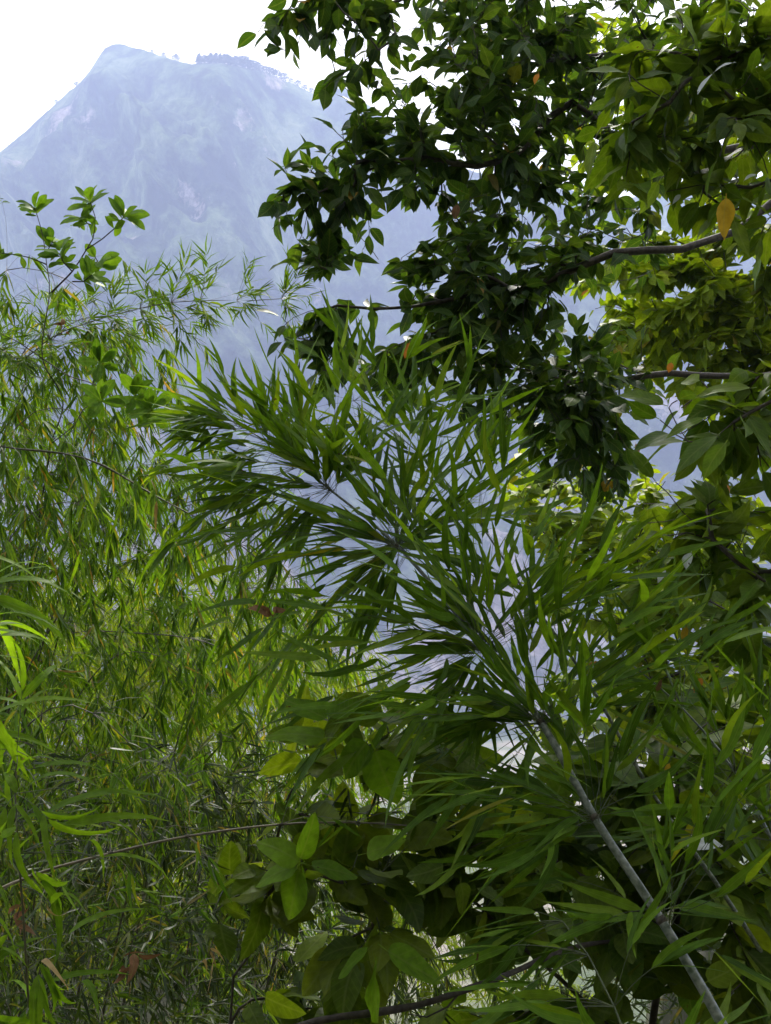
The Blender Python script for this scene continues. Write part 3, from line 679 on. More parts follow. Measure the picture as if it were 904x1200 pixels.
arcs = [((-70, 900, 4.4), (-10, 560, 4.4), (60, 400, 4.4), (130, 370, 4.4), (190, 390, 4.4)), ((0, 1000, 5.3), (40, 700, 5.2), (90, 560, 5.2), (160, 540, 5.2), (230, 600, 5.2)), ((-60, 900, 3.8), (-40, 640, 3.8), (20, 500, 3.8), (80, 480, 3.8), (120, 520, 3.8)), ((100, 1200, 5.4), (160, 900, 5.4), (230, 720, 5.3), (310, 660, 5.3), (370, 700, 5.3)), ((0, 1250, 4.4), (40, 1000, 4.4), (90, 860, 4.3), (150, 830, 4.3), (200, 880, 4.3)), ((230, 1250, 5.0), (270, 1000, 5.0), (320, 800, 4.9), (370, 760, 4.9), (410, 810, 4.9)),
        ((-90, 1000, 4.6), (-30, 620, 4.5), (40, 440, 4.4), (110, 400, 4.3), (150, 440, 4.3)),
        ((-120, 800, 4.2), (-80, 480, 4.2), (-10, 330, 4.2), (60, 320, 4.2), (110, 350, 4.2)),
        ((-40, 1050, 4.9), (10, 700, 4.8), (70, 520, 4.7), (150, 500, 4.6), (200, 560, 4.6)),
        ((60, 1100, 5.0), (120, 800, 4.9), (190, 620, 4.8), (260, 590, 4.7), (320, 640, 4.7)),
        ((-100, 1000, 3.9), (-50, 780, 3.8), (20, 620, 3.7), (90, 590, 3.6), (140, 640, 3.6)),
        ((150, 1150, 4.4), (200, 900, 4.3), (260, 720, 4.2), (320, 690, 4.1), (370, 750, 4.1)),
        ((30, 1150, 4.2), (60, 900, 4.1), (120, 780, 4.0), (190, 770, 3.9), (240, 830, 3.9)),
        ((200, 1250, 4.1), (240, 1000, 4.0), (300, 860, 3.9), (350, 850, 3.9), (390, 910, 3.9)),
        ((-80, 1150, 3.6), (-20, 930, 3.5), (60, 830, 3.4), (130, 850, 3.4), (180, 910, 3.4)),
        ((100, 1300, 3.8), (150, 1050, 3.7), (220, 920, 3.6), (280, 930, 3.6), (310, 1000, 3.6)),
        ((-110, 700, 5.2), (-60, 420, 5.2), (0, 350, 5.2), (60, 400, 5.2), (80, 480, 5.2)),
        ((300, 1300, 5.2), (340, 1000, 5.1), (390, 850, 5.0), (440, 860, 5.0), (470, 940, 5.0)),
        ((260, 1350, 4.6), (330, 1100, 4.6), (400, 980, 4.6), (450, 1000, 4.6), (480, 1070, 4.6)),
        ((430, 1400, 5.6), (470, 1180, 5.6), (540, 1080, 5.5), (600, 1090, 5.5), (640, 1150, 5.5))]
def arch_path(x, y, d, w=170):
    return ((x - w * .75, y + 460, d + .15), (x - w * .5, y + 200, d + .1), (x - w * .1, y + 25, d), (x + w * .35, y, d), (x + w * .65, y + 75, d))
arcs += [arch_path(*q) for q in [(30, 680, 6.0), (130, 720, 6.3), (230, 770, 6.1), (330, 830, 6.4), (60, 820, 5.6), (170, 880, 5.8), (280, 930, 5.6), (20, 950, 5.2), (390, 940, 6.2), (120, 980, 4.9), (240, 1030, 5.0), (340, 1060, 5.4), (-20, 760, 5.0), (80, 640, 6.5), (20, 440, 5.0), (80, 490, 4.8), (150, 560, 4.6), (20, 560, 4.4), (230, 640, 4.6), (50, 380, 4.7), (-30, 500, 4.1), (120, 610, 4.2)]]
def thicket_label(x, y):
    if y < 470: return 'fine-leaved bamboo culm crowded round the slender whorled shrub', 'bamboo culms round the whorled shrub'
    if y < 720 and x > 170: return 'fine-leaved bamboo culm hanging behind the blade tips of the long-bladed bamboo', 'bamboo culms behind the long blades'
    if y < 720: return 'fine-leaved bamboo culm drooping between the whorled shrub and the lime bladed shoot', 'bamboo culms below the whorled shrub'
    if x > 260: return 'fine-leaved bamboo culm drooping behind the large-leaved shrub', 'bamboo culms behind the large-leaved shrub'
    if y < 900: return 'fine-leaved bamboo culm of the dense thicket above the brown cane', 'bamboo culms above the brown cane'
    return 'fine-leaved bamboo culm low in the thicket behind the brown cane', 'bamboo culms behind the brown cane'
for a in arcs:
    LB, GR = thicket_label(a[3][0], a[3][1])
    fine_culm(a, LB, GR, 2.0, .7, .122, 40, .7, .007, (25, 190), foot_dx=-.1, nl=(7, 13), step=3, mat='lime' if a[3][2] > 5.45 and a[3][1] < 960 else 'fine_shade' if a[3][1] > 880 else 'fine')

# brighter bamboo farther down the slope
GF = 'lime green bamboo clumps farther down the slope'; LF = 'lime green fine-leaved bamboo down the slope behind the drooping thicket'
for a in [arch_path(*q, 200) for q in [(0, 720, 9.5), (100, 760, 10), (200, 700, 10), (300, 740, 10.5), (380, 830, 10), (60, 880, 9), (180, 950, 9.2), (300, 1000, 9.5), (420, 1080, 10)]] + [((60, 1150, 9), (90, 900, 9), (150, 740, 8.8), (220, 720, 8.6), (270, 780, 8.6)), ((160, 1150, 9.5), (200, 900, 9.3), (260, 760, 9.2), (330, 740, 9), (380, 800, 9)), ((-60, 1000, 9), (-20, 800, 9), (40, 680, 9), (110, 670, 9), (150, 730, 9)),
          ((230, 1300, 9.5), (270, 1050, 9.5), (330, 930, 9.5), (400, 920, 9.5), (440, 980, 9.5)), ((340, 1350, 10), (380, 1150, 10), (430, 1050, 10), (480, 1060, 10), (520, 1120, 10)), ((70, 1250, 8.5), (120, 1000, 8.5), (180, 880, 8.5), (240, 880, 8.5), (280, 950, 8.5)),
          ((520, 1400, 10), (560, 1240, 10), (600, 1150, 10), (650, 1140, 10), (690, 1190, 10))]:
    LF, GF = ('lime green bamboo down the slope glimpsed through the thicket above the brown cane', 'lime bamboo behind the thicket') if a[3][0] < 250 else ('lime green bamboo down the slope glimpsed behind the large-leaved shrub', 'lime bamboo behind the shrub')
    fine_culm(a, LF, GF, 2.8, .45, .21, 30, .9, .012, (30, 120), mat='lime', foot_dx=-.3)

# ---- whorled shrub, top left
def build_whorl_shrub():
    D = 3.3; foot = at(-20, 1000, 5.0); foot[2] = gz(foot[0], foot[1])
    pl = Plant('whorled_shrub', 'slender shrub with glossy leaf whorls standing clear against the mountain', 'shrub', foot, None, 300)
    stems = [[(60, 520), (74, 470), (50, 420), (58, 345), (55, 310), (50, 275), (41, 243)], [(58, 345), (85, 318), (100, 295), (109, 280), (112, 255), (106, 236)],
             [(100, 293), (120, 280), (134, 268), (148, 250)], [(55, 310), (35, 302), (15, 298), (-5, 296)], [(85, 318), (75, 308), (70, 297)], [(112, 265), (103, 262), (96, 255)],
             [(50, 420), (80, 440), (110, 450), (145, 470), (160, 463)], [(110, 450), (112, 435), (118, 425)], [(145, 470), (165, 485), (178, 480)], [(50, 420), (20, 400), (0, 390), (-20, 370)], [(60, 520), (85, 500), (100, 478), (120, 470)], [(110, 290), (112, 302), (118, 312)], [(85, 330), (98, 330), (108, 322)], [(53, 300), (58, 290), (62, 283)]]
    base = smooth_line([foot, at(10, 800, 4.9), at(40, 640, 4.6), at(60, 520, D + 1.08)], .08); pl.stick('stem', base, np.linspace(.012, .004, len(base)), 'twig', 7)
    for k, s in enumerate(stems):
        ln = smooth_line([at(x, y, D + .02 * k * (1 if k % 2 else -1) + max(0, y - 340) * .006 * (1 if k == 0 else 1 - q / (len(s) - 1))) for q, (x, y) in enumerate(s)], .03); pl.stick('branch', ln, np.linspace(.0034 if k < 2 else .0026, .0014, len(ln)), 'twig', 5)
        tip = ln[-1]; tan = unit(ln[-1] - ln[-2])
        n = 11
        for j in range(n):
            a = j * 2.4 + rng.uniform(-.3, .3); A = unit(np.cross(tan, FWD + rand_dir(.1))); B = np.cross(tan, A)
            d = unit(tan * rng.uniform(.15, .9) + (A * math.cos(a) + B * math.sin(a)) * 1.0 + UP * .1)
            pl.leaf('obov', 'whorl', tip - tan * rng.uniform(0, .025), d, tan * .6 + UP * .4 - FWD * 1.1 + rand_dir(.25), rng.uniform(.062, .095), 1.0, .001)
        for j in range(7):
            i = int(rng.integers(len(ln) // 2, len(ln))); d = unit(rand_dir(1) + tan * .3); pl.leaf('obov', 'whorl', ln[i], d, UP * .5 - FWD * .9 + rand_dir(.3), rng.uniform(.035, .065))
build_whorl_shrub()

# ---- the dark tree, upper centre
def build_dark_tree():
    trunk_foot = np.array([3.2, 5.4, gz(3.2, 5.4)])
    pl = Plant('broadleaf_tree', 'tall broadleaf tree with dark backlit leaves against the sky', 'tree', trunk_foot, None, 300)
    tr = smooth_line([trunk_foot, (3.15, 5.35, 1.0), (3.0, 5.2, 3.0), (2.7, 5.1, 5.0)], .25)
    limbs = [[tuple(tr[-3]), at(880, 60, 5.0), at(700, 66, 4.7), at(640, 72, 4.5), at(585, 92, 4.4), at(520, 120, 4.3)],
             [tuple(tr[len(tr) // 2]), at(960, 260, 4.6), at(860, 272, 4.4), at(800, 292, 4.3), at(720, 296, 4.2), at(640, 330, 4.2), at(560, 345, 4.1), at(480, 360, 4.0), at(440, 362, 3.9), at(395, 358, 3.9), at(362, 365, 3.85)],
             [tuple(tr[-4]), at(900, 170, 4.8), at(760, 190, 4.6), at(670, 120, 4.5), at(620, 170, 4.4), at(560, 195, 4.2), at(500, 185, 4.1), at(455, 190, 4.0), at(400, 215, 3.95), at(375, 225, 3.9)],
             [tuple(tr[len(tr) // 2 - 1]), at(930, 470, 4.8), at(820, 440, 4.6), at(760, 440, 4.5), at(700, 450, 4.4), at(640, 440, 4.3)],
             [tuple(tr[-1]), at(760, -120, 4.6), at(640, -60, 4.4), at(520, -20, 4.2), at(420, 20, 4.0)]]
    LN = [tr] + [smooth_line(l, .12) for l in limbs]
    gaps = [(470, 265, 34, 36), (420, 330, 48, 22), (505, 250, 16, 16), (400, 128, 14, 16), (560, 200, 30, 10), (590, 235, 18, 12), (440, 395, 36, 14), (735, 462, 16, 12), (480, 30, 14, 14), (455, 60, 10, 16), (520, 170, 12, 10)]
    regs = [(330, 25, 30, 32, 3.7, 3.95, 9), (345, 55, 28, 22, 3.7, 3.9, 5), (380, 15, 45, 35, 3.7, 4.1, 16), (430, 40, 50, 50, 3.8, 4.3, 26), (420, 100, 40, 40, 3.8, 4.2, 16), (410, 140, 25, 25, 3.8, 4.0, 8),
            (350, 190, 30, 26, 3.75, 3.95, 11), (345, 235, 26, 28, 3.75, 3.95, 12), (400, 190, 40, 40, 3.8, 4.1, 14), (385, 245, 35, 28, 3.8, 4.0, 9), (430, 230, 45, 45, 3.8, 4.1, 12), (460, 150, 45, 45, 3.8, 4.4, 24),
            (365, 300, 26, 26, 3.75, 3.95, 13), (395, 300, 35, 30, 3.8, 4.1, 15), (450, 300, 60, 25, 3.8, 4.2, 14), (520, 300, 60, 50, 3.9, 4.6, 40), (540, 80, 90, 90, 3.9, 4.9, 80), (540, 200, 80, 80, 3.9, 4.9, 50), (620, 120, 90, 130, 4.1, 5.2, 80),
            (600, 280, 80, 80, 4.0, 5.0, 65), (690, 200, 90, 120, 4.2, 5.2, 60), (560, 380, 90, 60, 3.9, 4.8, 65), (360, 385, 35, 25, 3.8, 4.0, 15), (385, 420, 35, 25, 3.8, 4.0, 15), (430, 430, 60, 35, 3.9, 4.3, 20), (500, 440, 70, 45, 3.9, 4.5, 40),
            (620, 430, 90, 90, 4.0, 5.0, 90), (680, 480, 70, 80, 4.1, 5.0, 75), (720, 350, 80, 80, 4.3, 5.4, 12), (650, 20, 130, 60, 4.2, 5.4, 70), (830, 60, 120, 90, 4.6, 5.8, 50), (560, -120, 260, 110, 4.0, 5.4, 80), (850, -150, 260, 140, 4.2, 6, 50), (700, 545, 40, 40, 4.2, 4.9, 30)]
    T = targets_in([r_[:6] + (int(r_[6] * (1.5 if r_[0] > 500 else .95)),) for r_ in regs], gaps, 5)
    PO, par, DR, ends, ns_ = grow(LN, T, .09, .09, .06, 4)
    wood_from(pl, PO, par, .0017, .46, 'bark', 'twig', .006, .11, 7)
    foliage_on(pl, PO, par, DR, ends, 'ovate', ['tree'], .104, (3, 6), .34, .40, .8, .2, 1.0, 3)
    pl.gaps = [(g[0], g[1], g[2] * .8, g[3] * .8) for g in gaps]
    for b, t, m, lab in [((631, 86), (626, 99), 'orange', 'single orange leaf among dark leaves'), ((480, 402), (473, 420), 'orange', 'reddish orange leaf'), ((690, 340), (680, 347), 'orange', None), ((787, 425), (783, 437), 'orange', None), ((540, 520), (536, 532), 'brown', None), ((745, 520), (752, 535), 'brown', None), ((536, 240), (533, 258), 'brown', 'withered hanging leaf')]:
        pl.leaf2('ovate', m, b, t, 3.75, 0, 0, 1.2, lab)
build_dark_tree()

# ---- near tree with larger bright leaves, right edge
def build_near_tree():
    foot = np.array([1.75, 2.3, gz(1.75, 2.3)])
    pl = Plant('broadleaf_sapling', 'sapling with large bright oval leaves reaching in beside the dark tree', 'tree', foot, None, 300)
    tr = smooth_line([foot, (1.7, 2.3, 1.0), (1.6, 2.35, 2.2), (1.45, 2.4, 3.2)], .15)
    limbs = [[tuple(tr[-4]), at(960, 20, 2.5), at(890, 55, 2.45), at(830, 70, 2.4), at(790, 62, 2.4)],
             [tuple(tr[-5]), at(960, 150, 2.4), at(880, 135, 2.35), at(820, 85, 2.35), at(785, 120, 2.3), at(740, 145, 2.3), at(705, 150, 2.35)],
             [tuple(tr[-7]), at(960, 230, 2.4), at(880, 220, 2.4), at(830, 215, 2.4), at(780, 225, 2.4)],
             [tuple(tr[-9]), at(990, 430, 2.3), at(905, 470, 2.25), at(860, 495, 2.2), at(830, 520, 2.2)],
             [tuple(tr[-11]), at(990, 660, 2.3), at(905, 690, 2.3), at(860, 655, 2.3), at(835, 632, 2.35), at(800, 600, 2.4)]]
    LN = [tr] + [smooth_line(l, .06) for l in limbs]
    gaps = [(735, 245, 22, 18), (800, 250, 30, 8)]
    regs = [(850, 25, 60, 30, 2.3, 2.7, 14), (790, 50, 40, 35, 2.3, 2.6, 12), (760, 110, 45, 45, 2.25, 2.6, 18), (840, 110, 60, 50, 2.2, 2.6, 20), (880, 180, 50, 60, 2.2, 2.6, 18), (770, 180, 50, 40, 2.25, 2.5, 14), (820, 200, 60, 40, 2.3, 2.6, 14), (720, 170, 35, 35, 2.3, 2.6, 8), (890, 60, 40, 60, 2.3, 2.7, 12),
            (880, 270, 40, 40, 2.3, 2.7, 6), (860, 460, 50, 35, 2.2, 2.5, 10), (820, 500, 50, 40, 2.15, 2.5, 14), (870, 540, 50, 40, 2.2, 2.6, 14), (850, 600, 60, 40, 2.3, 2.8, 16), (790, 600, 60, 40, 2.4, 2.9, 14), (860, 680, 60, 50, 2.3, 2.9, 20), (800, 680, 60, 50, 2.4, 3.0, 16), (880, 760, 50, 50, 2.4, 3.0, 16), (960, 300, 40, 300, 2.2, 3, 30), (950, 800, 50, 150, 2.2, 3, 12)]
    T = targets_in(regs, gaps, 15); PO, par, DR, ends, ns_ = grow(LN, T, .09, .06, .05, 14)
    wood_from(pl, PO, par, .0016, .45, 'bark', 'twig', .0045, .05, 6)
    foliage_on(pl, PO, par, DR, ends, 'oblong', ['near'], .105, (3, 6), .30, .3, .8, .4, 1.0, 13)
    pl.leaf2('oblong', 'near', (880, 455), (815, 450), 2.0, 0, 0, 1.1); pl.leaf2('oblong', 'near', (825, 490), (775, 505), 2.05); pl.leaf2('oblong', 'near', (840, 512), (785, 552), 2.05, .02, .2); pl.leaf2('oblong', 'near', (850, 520), (818, 560), 2.0, 0, .2, 1.2)
    pl.leaf2('oblong', 'yellow', (851, 232), (856, 282), 2.0, .01, 0, 1.15, 'blotchy yellow leaf hanging down', .9)
    pl.leaf2('obov', 'pale', (838, 84), (862, 66), 2.2, .0, .3, .9, 'pale silvery leaf underside'); pl.leaf2('obov', 'pale', (836, 86), (813, 105), 2.2, 0, -.3, 1.0, 'pale silvery leaf underside'); pl.leaf2('obov', 'pale', (872, 212), (886, 200), 2.2, 0, .3, .9); pl.leaf2('obov', 'pale', (788, 240), (797, 226), 2.3, 0, .3, .8)
    for b, t, m in [((812, 540), (806, 530), 'orange'), ((852, 568), (858, 578), 'orange'), ((805, 735), (799, 752), 'yellow'), ((823, 795), (812, 812), 'orange'), ((780, 668), (768, 682), 'pale'), ((810, 648), (803, 668), 'pale'), ((770, 810), (775, 795), 'brown'), ((785, 895), (778, 908), 'yellow'), ((690, 780), (700, 773), 'orange')]:
        pl.leaf2('oblong', m, b, t, 2.1, 0, 0, 1.2)
build_near_tree()

# ---- far bright canopy behind on the right
def build_far_trees():
    spots = [('broadleaf_tree', 'sunlit yellow-green tree showing behind the bare limbs of the dark tree', (5.6, 9.0), [(760, 330, 90, 70, 8, 10, 70), (850, 330, 90, 80, 8, 10, 80), (800, 420, 110, 70, 8, 10, 90), (720, 130, 90, 120, 8, 10, 60), (860, 160, 80, 120, 8, 10, 60), (900, 450, 60, 80, 8, 10, 40), (960, 300, 60, 200, 8, 10, 40)], (5.4, 9.0, 6.5)),
             ('broadleaf_tree', 'yellow-green tree crown low behind the long-bladed bamboo', (3.0, 9.5), [(650, 570, 70, 50, 9, 10.5, 40), (730, 590, 60, 50, 9, 10.5, 30), (720, 680, 100, 60, 8.5, 10, 50), (850, 640, 80, 80, 8.5, 10, 55), (780, 760, 120, 60, 8.5, 10, 60), (860, 860, 80, 80, 8.5, 10, 45), (700, 850, 90, 60, 9, 10, 40)], (2.6, 9.4, 1.0))]
    for k, (nm, lab, (fx, fy), regs, top) in enumerate(spots):
        foot = np.array([fx, fy, gz(fx, fy)]); pl = Plant(nm, lab, 'tree', foot, None, 60)
        tr = smooth_line([foot, (fx - .05, fy, lerp(foot[2], top[2], .5)), top], .3)
        T = targets_in(regs, [(735, 245, 25, 18), (790, 255, 30, 10), (745, 465, 14, 10)], 25 + k); PO, par, DR, ends, _ = grow([tr], T, .09, .2, .06, 24 + k)
        wood_from(pl, PO, par, .004, .46, 'bark', 'twig', .02, .16, 6)
        foliage_on(pl, PO, par, DR, ends, 'far', ['lime'], .17, (14, 24), .7, .6, .9, .1, 1.0, 23 + k)
build_far_trees()

# ---- large-leaved shrubs, lower centre and lower right
def build_shrubs():
    foot = at(300, 1420, 2.4); foot[2] = gz(foot[0], foot[1])
    pl = Plant('large_leaved_shrub', 'shrub with broad bright oval leaves below the bamboo tips', 'shrub', foot, None, 300)
    stems = [[tuple(foot), at(270, 1200, 2.4), at(292, 1120, 2.38), at(312, 1050, 2.35), at(330, 960, 2.35), at(350, 915, 2.4), at(395, 890, 2.4)],
             [at(312, 1050, 2.35), at(345, 1020, 2.3), at(390, 1030, 2.25), at(440, 1050, 2.25), at(490, 1080, 2.25), at(515, 1115, 2.3), at(528, 1160, 2.3)],
             [at(330, 960, 2.35), at(380, 950, 2.35), at(440, 955, 2.35)], [at(292, 1120, 2.38), at(250, 1070, 2.4), at(300, 1040, 2.35)], [at(395, 890, 2.4), at(440, 870, 2.35), at(470, 850, 2.35)], [at(395, 890, 2.4), at(385, 850, 2.4), at(385, 825, 2.4)]]
    LN = [smooth_line(s, .05) for s in stems]
    regs = [(385, 845, 35, 30, 2.3, 2.5, 7), (440, 865, 35, 30, 2.3, 2.45, 8), (350, 870, 25, 25, 2.35, 2.5, 4), (400, 960, 50, 30, 2.3, 2.5, 9), (330, 1010, 45, 30, 2.2, 2.4, 7), (390, 1010, 50, 30, 2.2, 2.4, 9), (450, 1000, 35, 40, 2.2, 2.4, 7), (430, 1110, 45, 40, 2.15, 2.35, 9), (290, 1050, 35, 40, 2.3, 2.5, 8), (380, 1150, 50, 40, 2.3, 2.5, 8), (330, 1180, 50, 30, 2.3, 2.5, 6)]
    T = targets_in(regs, [], 35); PO, par, DR, ends, _ = grow(LN, T, .08, .05, .05, 34)
    wood_from(pl, PO, par, .0017, .42, 'bark', 'greentwig', .0035, .012, 6)
    foliage_on(pl, PO, par, DR, ends, 'broad', ['shrub'], .115, (2, 4), .1, .5, .8, .5, 1.0, 33)
    for b, t, w in [((350, 1010), (310, 988), 1.1), ((352, 1006), (372, 964), 1.0), ((348, 1015), (305, 1030), 1.0), ((366, 1015), (412, 1018), 1.15), ((380, 865), (322, 856), 1.0), ((382, 842), (345, 818), 1.0), ((378, 885), (345, 897), 1.1), ((386, 840), (415, 820), 1.1), ((440, 880), (462, 932), 1.0), ((430, 870), (408, 905), 1.0), ((350, 1020), (335, 1068), 1.1), ((440, 1130), (438, 1185), 1.2), ((455, 1115), (510, 1140), .9), ((430, 1115), (398, 1135), 1.1), ((430, 1000), (466, 985), 1.0)]:
        t = (b[0] + (t[0] - b[0]) * 1.25, b[1] + (t[1] - b[1]) * 1.25); pl.leaf2('broad', 'young', b, t, 2.0, rng.uniform(-.03, .05), rng.normal(0, .3), w, None, rng.uniform(.3, .9))
    foot = at(700, 1500, 2.6); foot[2] = gz(foot[0], foot[1])
    p2 = Plant('large_leaved_shrub', 'shady shrub with large dull leaves and a bare dark branch behind the grey culm', 'shrub', foot, None, 300)
    stems = [[tuple(foot), at(760, 1250, 2.7), at(790, 1100, 2.7), at(800, 980, 2.7), at(790, 880, 2.75)], [at(790, 1100, 2.7), at(720, 1050, 2.6), at(650, 1010, 2.55), at(580, 980, 2.5), at(520, 960, 2.45)], [at(760, 1250, 2.7), at(660, 1150, 2.5), at(600, 1100, 2.4), at(560, 1060, 2.4)], [at(790, 1100, 2.7), at(850, 1060, 2.6), at(900, 1020, 2.6)]]
    LN = [smooth_line(s, .05) for s in stems]
    regs = [(510, 900, 40, 30, 2.3, 2.5, 7), (540, 960, 50, 40, 2.3, 2.5, 9), (510, 1020, 30, 30, 2.3, 2.4, 5), (560, 1030, 50, 40, 2.3, 2.5, 10), (620, 960, 60, 50, 2.5, 2.8, 14), (620, 1060, 60, 50, 2.3, 2.6, 14), (700, 1020, 60, 60, 2.5, 2.9, 18), (690, 900, 60, 60, 2.6, 3.0, 16), (780, 960, 70, 70, 2.5, 3.0, 22), (860, 960, 60, 70, 2.5, 3.0, 20), (840, 1080, 70, 70, 2.4, 2.9, 22), (740, 1140, 70, 60, 2.4, 2.8, 18), (870, 1160, 60, 50, 2.3, 2.8, 14), (780, 860, 80, 60, 2.7, 3.2, 18), (880, 850, 50, 50, 2.6, 3.1, 12), (680, 1190, 50, 40, 2.4, 2.7, 8), (580, 1180, 60, 25, 2.3, 2.6, 5), (950, 1050, 50, 150, 2.4, 3, 16)]
    gaps = [(610, 1150, 45, 35), (480, 960, 20, 60), (490, 1090, 25, 30)]
    T = targets_in(regs, gaps, 45); PO, par, DR, ends, _ = grow(LN, T, .08, .06, .05, 44)
    wood_from(p2, PO, par, .0017, .45, 'bark', 'twig', .004, .018, 6)
    foliage_on(p2, PO, par, DR, ends, 'broad', ['shrub', 'near'], .12, (3, 6), .14, .5, .8, .4, 1.0, 43)
    p2.gaps = [(610, 1150, 36, 26), (480, 955, 14, 45)]
    br = smooth_line([at(300, 1225, 2.0), at(370, 1197, 2.02), at(430, 1188, 2.05), at(490, 1178, 2.1), at(540, 1162, 2.12), at(600, 1140, 2.2), at(650, 1118, 2.3), at(700, 1105, 2.5), at(780, 1100, 2.68)], .04)
    p2.stick('branch', br, np.linspace(.0085, .005, len(br)) * (1 + .12 * np.sin(np.arange(len(br)) * 1.3)), 'bark', 8)
    b2 = smooth_line([at(540, 1162, 2.12), at(525, 1180, 2.1), at(500, 1192, 2.1), at(478, 1188, 2.1)], .03); p2.stick('branch', b2, np.linspace(.0028, .0012, len(b2)), 'bark', 5)
    p2.leaf2('broad', 'shrub', (520, 1015), (474, 1020), 2.1, 0, 0, 1.2); p2.leaf2('broad', 'shrub', (535, 895), (490, 890), 2.1, 0, 0, .8); p2.leaf2('broad', 'pale', (805, 990), (850, 985), 2.35, 0, 0, 1.1, 'pale leaf underside'); p2.leaf2('broad', 'shrub', (830, 1150), (872, 1122), 2.0, 0, .2, 1.1); p2.leaf2('broad', 'shrub', (540, 1035), (545, 1075), 2.1, 0, .2, 1.0); p2.leaf2('broad', 'shrub', (590, 1060), (560, 1040), 2.1, 0, .2, 1.0)
build_shrubs()

# ---- brown cane and arching-bladed shoots, lower left
def build_cane():
    P = [at(-140, 1120, 1.8), at(-40, 1062, 1.9), at(40, 1025, 1.95), at(130, 1000, 2.0), at(220, 980, 2.05), at(330, 966, 2.1), at(420, 964, 2.15), at(485, 968, 2.2)]
    foot = np.array([P[0][0] - .4, P[0][1], gz(P[0][0] - .4, P[0][1])])
    pl = Plant('bamboo_cane', 'thin bare brown cane bending over the lower thicket', 'bamboo', foot, None, 40)
    ln = smooth_line([foot] + P, .04); pl.stick('culm', ln, np.linspace(.0065, .0016, len(ln)), 'browncane', 8)
    for i in (2, 3, 4, 5, 6):
        t = unit(P[i + 1] - P[i]); c = ln[np.argmin(np.linalg.norm(ln - P[i], axis=1))]
        pl.stick('node_ring', [c - t * .006, c, c + t * .006], np.array([.003, .0058, .003]) * (1.25 - .12 * i), 'node', 8)
        for _ in range(3): bamboo_spray(pl, c, unit(rand_dir(1) + t + UP * .2), rng.uniform(.05, .12), 3, .08, 'fine', 'fine', 'browncane', .4, .6, .3, .0009, droopleaf=.4)
    pl.leaf2('fine', 'yellow', (232, 985), (236, 1003), 2.0, 0, 0, 1.6)
build_cane()
def build_shoots():
    def shoot(path, d, label, leaves, mat='lime', key='arch', r=.004):
        P = [at(x, y, d) for x, y in path]; foot = np.array([P[0][0], P[0][1], gz(P[0][0], P[0][1])])
        pl = Plant('arching_bamboo_shoot', label, 'bamboo', foot, None, 120)
        ln = smooth_line([foot] + P, .05); pl.stick('culm', ln, np.linspace(r, r * .4, len(ln)), 'finculm', 7)
        for (bx, by, tx, ty, m) in leaves:
            # the blade leaves upward and bends over towards its tip
            A = at(bx, by, d + rng.normal(0, .03)); B = at(tx, ty, d + rng.normal(0, .06)); v = B - A; Ln = np.linalg.norm(v)
            dr = unit(v + UP * Ln * (.55 if key == 'arch' else .1)); pl.leaf(key, m or mat, A, dr, UP * .8 - FWD * .35 + rand_dir(.2), Ln * 1.12, rng.uniform(.8, 1.2), 1)
            j = np.argmin(np.linalg.norm(ln - A, axis=1)); pl.stick('twig', np.array([ln[j], lerp(ln[j], A, .6) + UP * .01, A]), .0009, 'greentwig', 3)
        for _ in range(14):
            j = int(rng.integers(len(ln) // 2, len(ln))); bamboo_spray(pl, ln[j], unit(rand_dir(1) + UP * .5 + RGT * .3), rng.uniform(.05, .14), 4, .14, key, mat, 'greentwig', .3, .6, .3, .0009, droopleaf=.1)
        return pl
    shoot([(40, 1260), (34, 1180), (28, 1080), (22, 1000), (18, 930), (20, 880)], 1.75, 'dark stemmed bamboo shoot with arching lime blades over the brown cane',
          [(50, 955, 205, 938, None), (90, 965, 185, 990, None), (60, 940, 150, 905, None), (30, 925, 100, 890, None), (20, 905, 60, 870, None), (100, 985, 130, 1020, None), (70, 990, 62, 1018, None), (120, 1005, 225, 1050, None), (135, 1010, 150, 1055, None), (20, 930, -10, 890, None), (60, 1060, 110, 1040, None), (55, 1060, 60, 1100, 'straw'), (80, 1095, 142, 1096, None), (20, 1000, 70, 975, None), (60, 1150, 140, 1160, None), (95, 1150, 112, 1180, None), (0, 1110, 25, 1140, None), (50, 1125, 56, 1160, 'straw'), (30, 975, 90, 950, None), (20, 960, 110, 975, None), (100, 930, 160, 960, None), (60, 975, 190, 1000, None), (40, 900, 130, 925, None)], 'young')
    shoot([(-60, 1200), (-50, 950), (-40, 800), (-30, 720), (-20, 680)], 1.75, 'lime bladed bamboo shoot reaching in above the dark stemmed shoot',
          [(-15, 690, 70, 665, None), (-15, 700, 75, 780, None), (-10, 680, 60, 640, None), (-20, 740, 45, 760, None), (-20, 730, 60, 735, None), (0, 745, 75, 782, None), (-20, 690, 95, 690, None), (-25, 650, 40, 690, None), (-20, 770, 50, 800, None), (-20, 820, 70, 860, None), (-10, 840, 90, 845, None), (-20, 860, 40, 905, None)], 'young')
build_shoots()

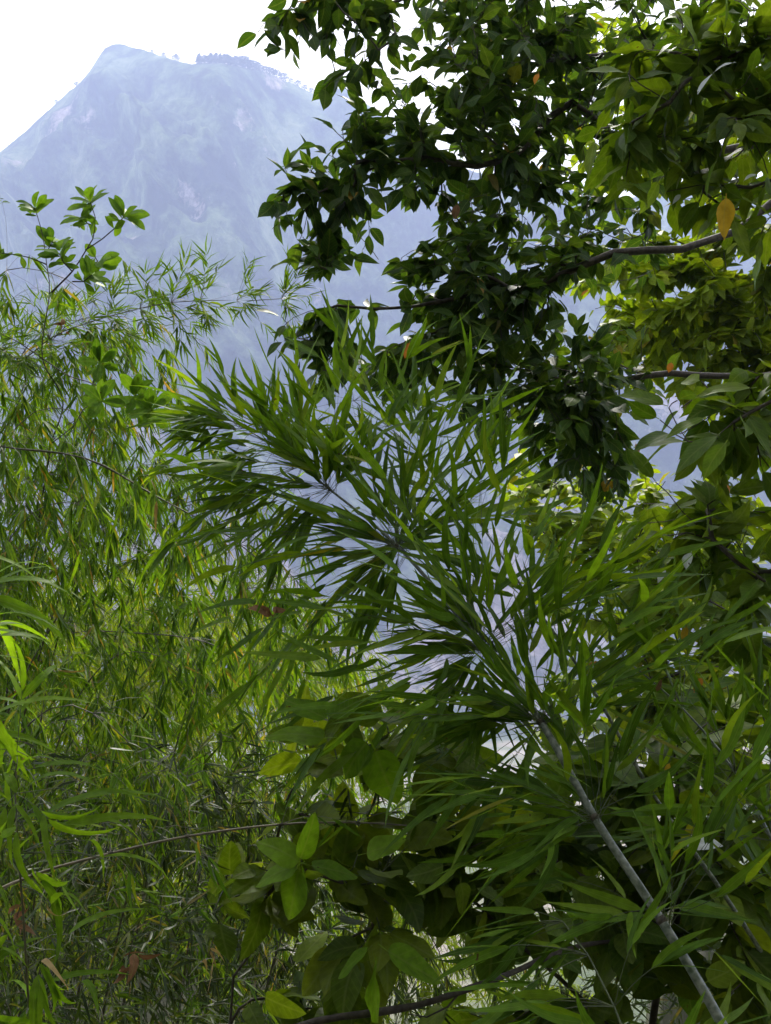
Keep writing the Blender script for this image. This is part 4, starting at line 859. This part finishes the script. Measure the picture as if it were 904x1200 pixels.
# ---- tangled undergrowth at the foot of the thicket
def build_undergrowth():
    pl = Plant('undergrowth', 'dark tangled undergrowth of thin wet leaves at the foot of the thicket', None, (0, 0, 0), None, 0, 'stuff')
    for _ in range(1500):
        px = rng.uniform(-120, 480); py = 870 + 400 * rng.random() ** .8; d = rng.uniform(2.4, 4.2)
        if px > 330 and rng.random() < .55: continue
        P = at(px, py, d); bamboo_spray(pl, P, unit(rand_dir(1) + UP * .6), rng.uniform(.06, .2), int(rng.integers(4, 8)), .085, 'fine', 'fine_shade' if rng.random() < .85 else 'fine', 'finculm', .7, .8, .2, .0009, droopleaf=.35)
    for _ in range(1100):
        px = rng.uniform(640, 1000); py = rng.uniform(860, 1350); d = rng.uniform(3.2, 4.8)
        if ((px - 610) / 60) ** 2 + ((py - 1150) / 45) ** 2 < 1: continue
        P = at(px, py, d); bamboo_spray(pl, P, unit(rand_dir(1) + UP * .6), rng.uniform(.06, .2), int(rng.integers(4, 7)), .10, 'fine', 'fine_shade', 'finculm', .7, .8, .2, .0009, droopleaf=.35)
build_undergrowth()

def build_withered():
    spots = [(150, 1125, 1.9, .07, 'curled brown dead leaf caught in the undergrowth'), (20, 1075, 1.9, .06, 'crumpled brown dead leaf on the dark stemmed shoot'), (315, 715, 2.9, .10, 'dark withered leaf hanging in the bamboo thicket'), (75, 385, 3.9, .06, 'brown dead leaf caught on the arching bamboo culm'), (245, 1120, 2.2, .09, 'bunch of straw coloured dead leaves in the undergrowth')]
    for k, (x, y, d, s, lab) in enumerate(spots):
        P = at(x, y, d); pl = Plant('withered_leaf_cluster', lab, 'dead leaf', P, None, 10)
        for j in range(5):
            dr = unit(rand_dir(1) - UP * (1.2 if k in (2, 4) else .2)); pl.leaf('fine' if k == 4 else 'arch', 'straw' if k == 4 else 'brown', P + rand_dir(.010), dr, rand_dir(1), s * .8 * rng.uniform(.5, 1.2), 1.2 if k == 4 else rng.uniform(2, 4), 1)
        pl.stick('stalk', [P, P + UP * .04 + RGT * .01], np.array([.0012, .0008]), 'twig', 4)
build_withered()
# ---- unseen canopy trees added behind the viewpoint to shade the foreground
def build_shade_trees():
    for k, (fx, fy, h, lab) in enumerate([(-2.6, -1.6, 5.4, 'unseen leafy tree added at left behind the viewpoint for foreground shade'), (2.4, -1.8, 5.8, 'unseen leafy tree added at right behind the viewpoint for foreground shade'), (.2, -4.5, 7.5, 'unseen leafy tree added up the slope behind the viewpoint for shade')]):
        foot = np.array([fx, fy, gz(fx, fy)]); pl = Plant('broadleaf_tree', lab, 'tree', foot, None, 0); r = np.random.default_rng(80 + k)
        top = foot + np.array([.2 - fx * .15, .9, h]); tr = smooth_line([foot, lerp(foot, top, .5) + np.array([.1, -.1, 0]), top], .3)
        T = np.array([top + np.array([r.normal(0, 1.3), r.normal(.3, 1.2), r.normal(-.3, .8)]) for _ in range(150)]); T = T[T[:, 2] > 2.6]
        PO, par, DR, ends, _ = grow([tr], T, .09, .25, .06, 84 + k); wood_from(pl, PO, par, .005, .46, 'bark', 'twig', .02, .14, 6)
        foliage_on(pl, PO, par, DR, ends, 'far', ['tree'], .22, (10, 16), .7, .5, .9, 0, 1.0, 83 + k)
build_shade_trees()
finish()
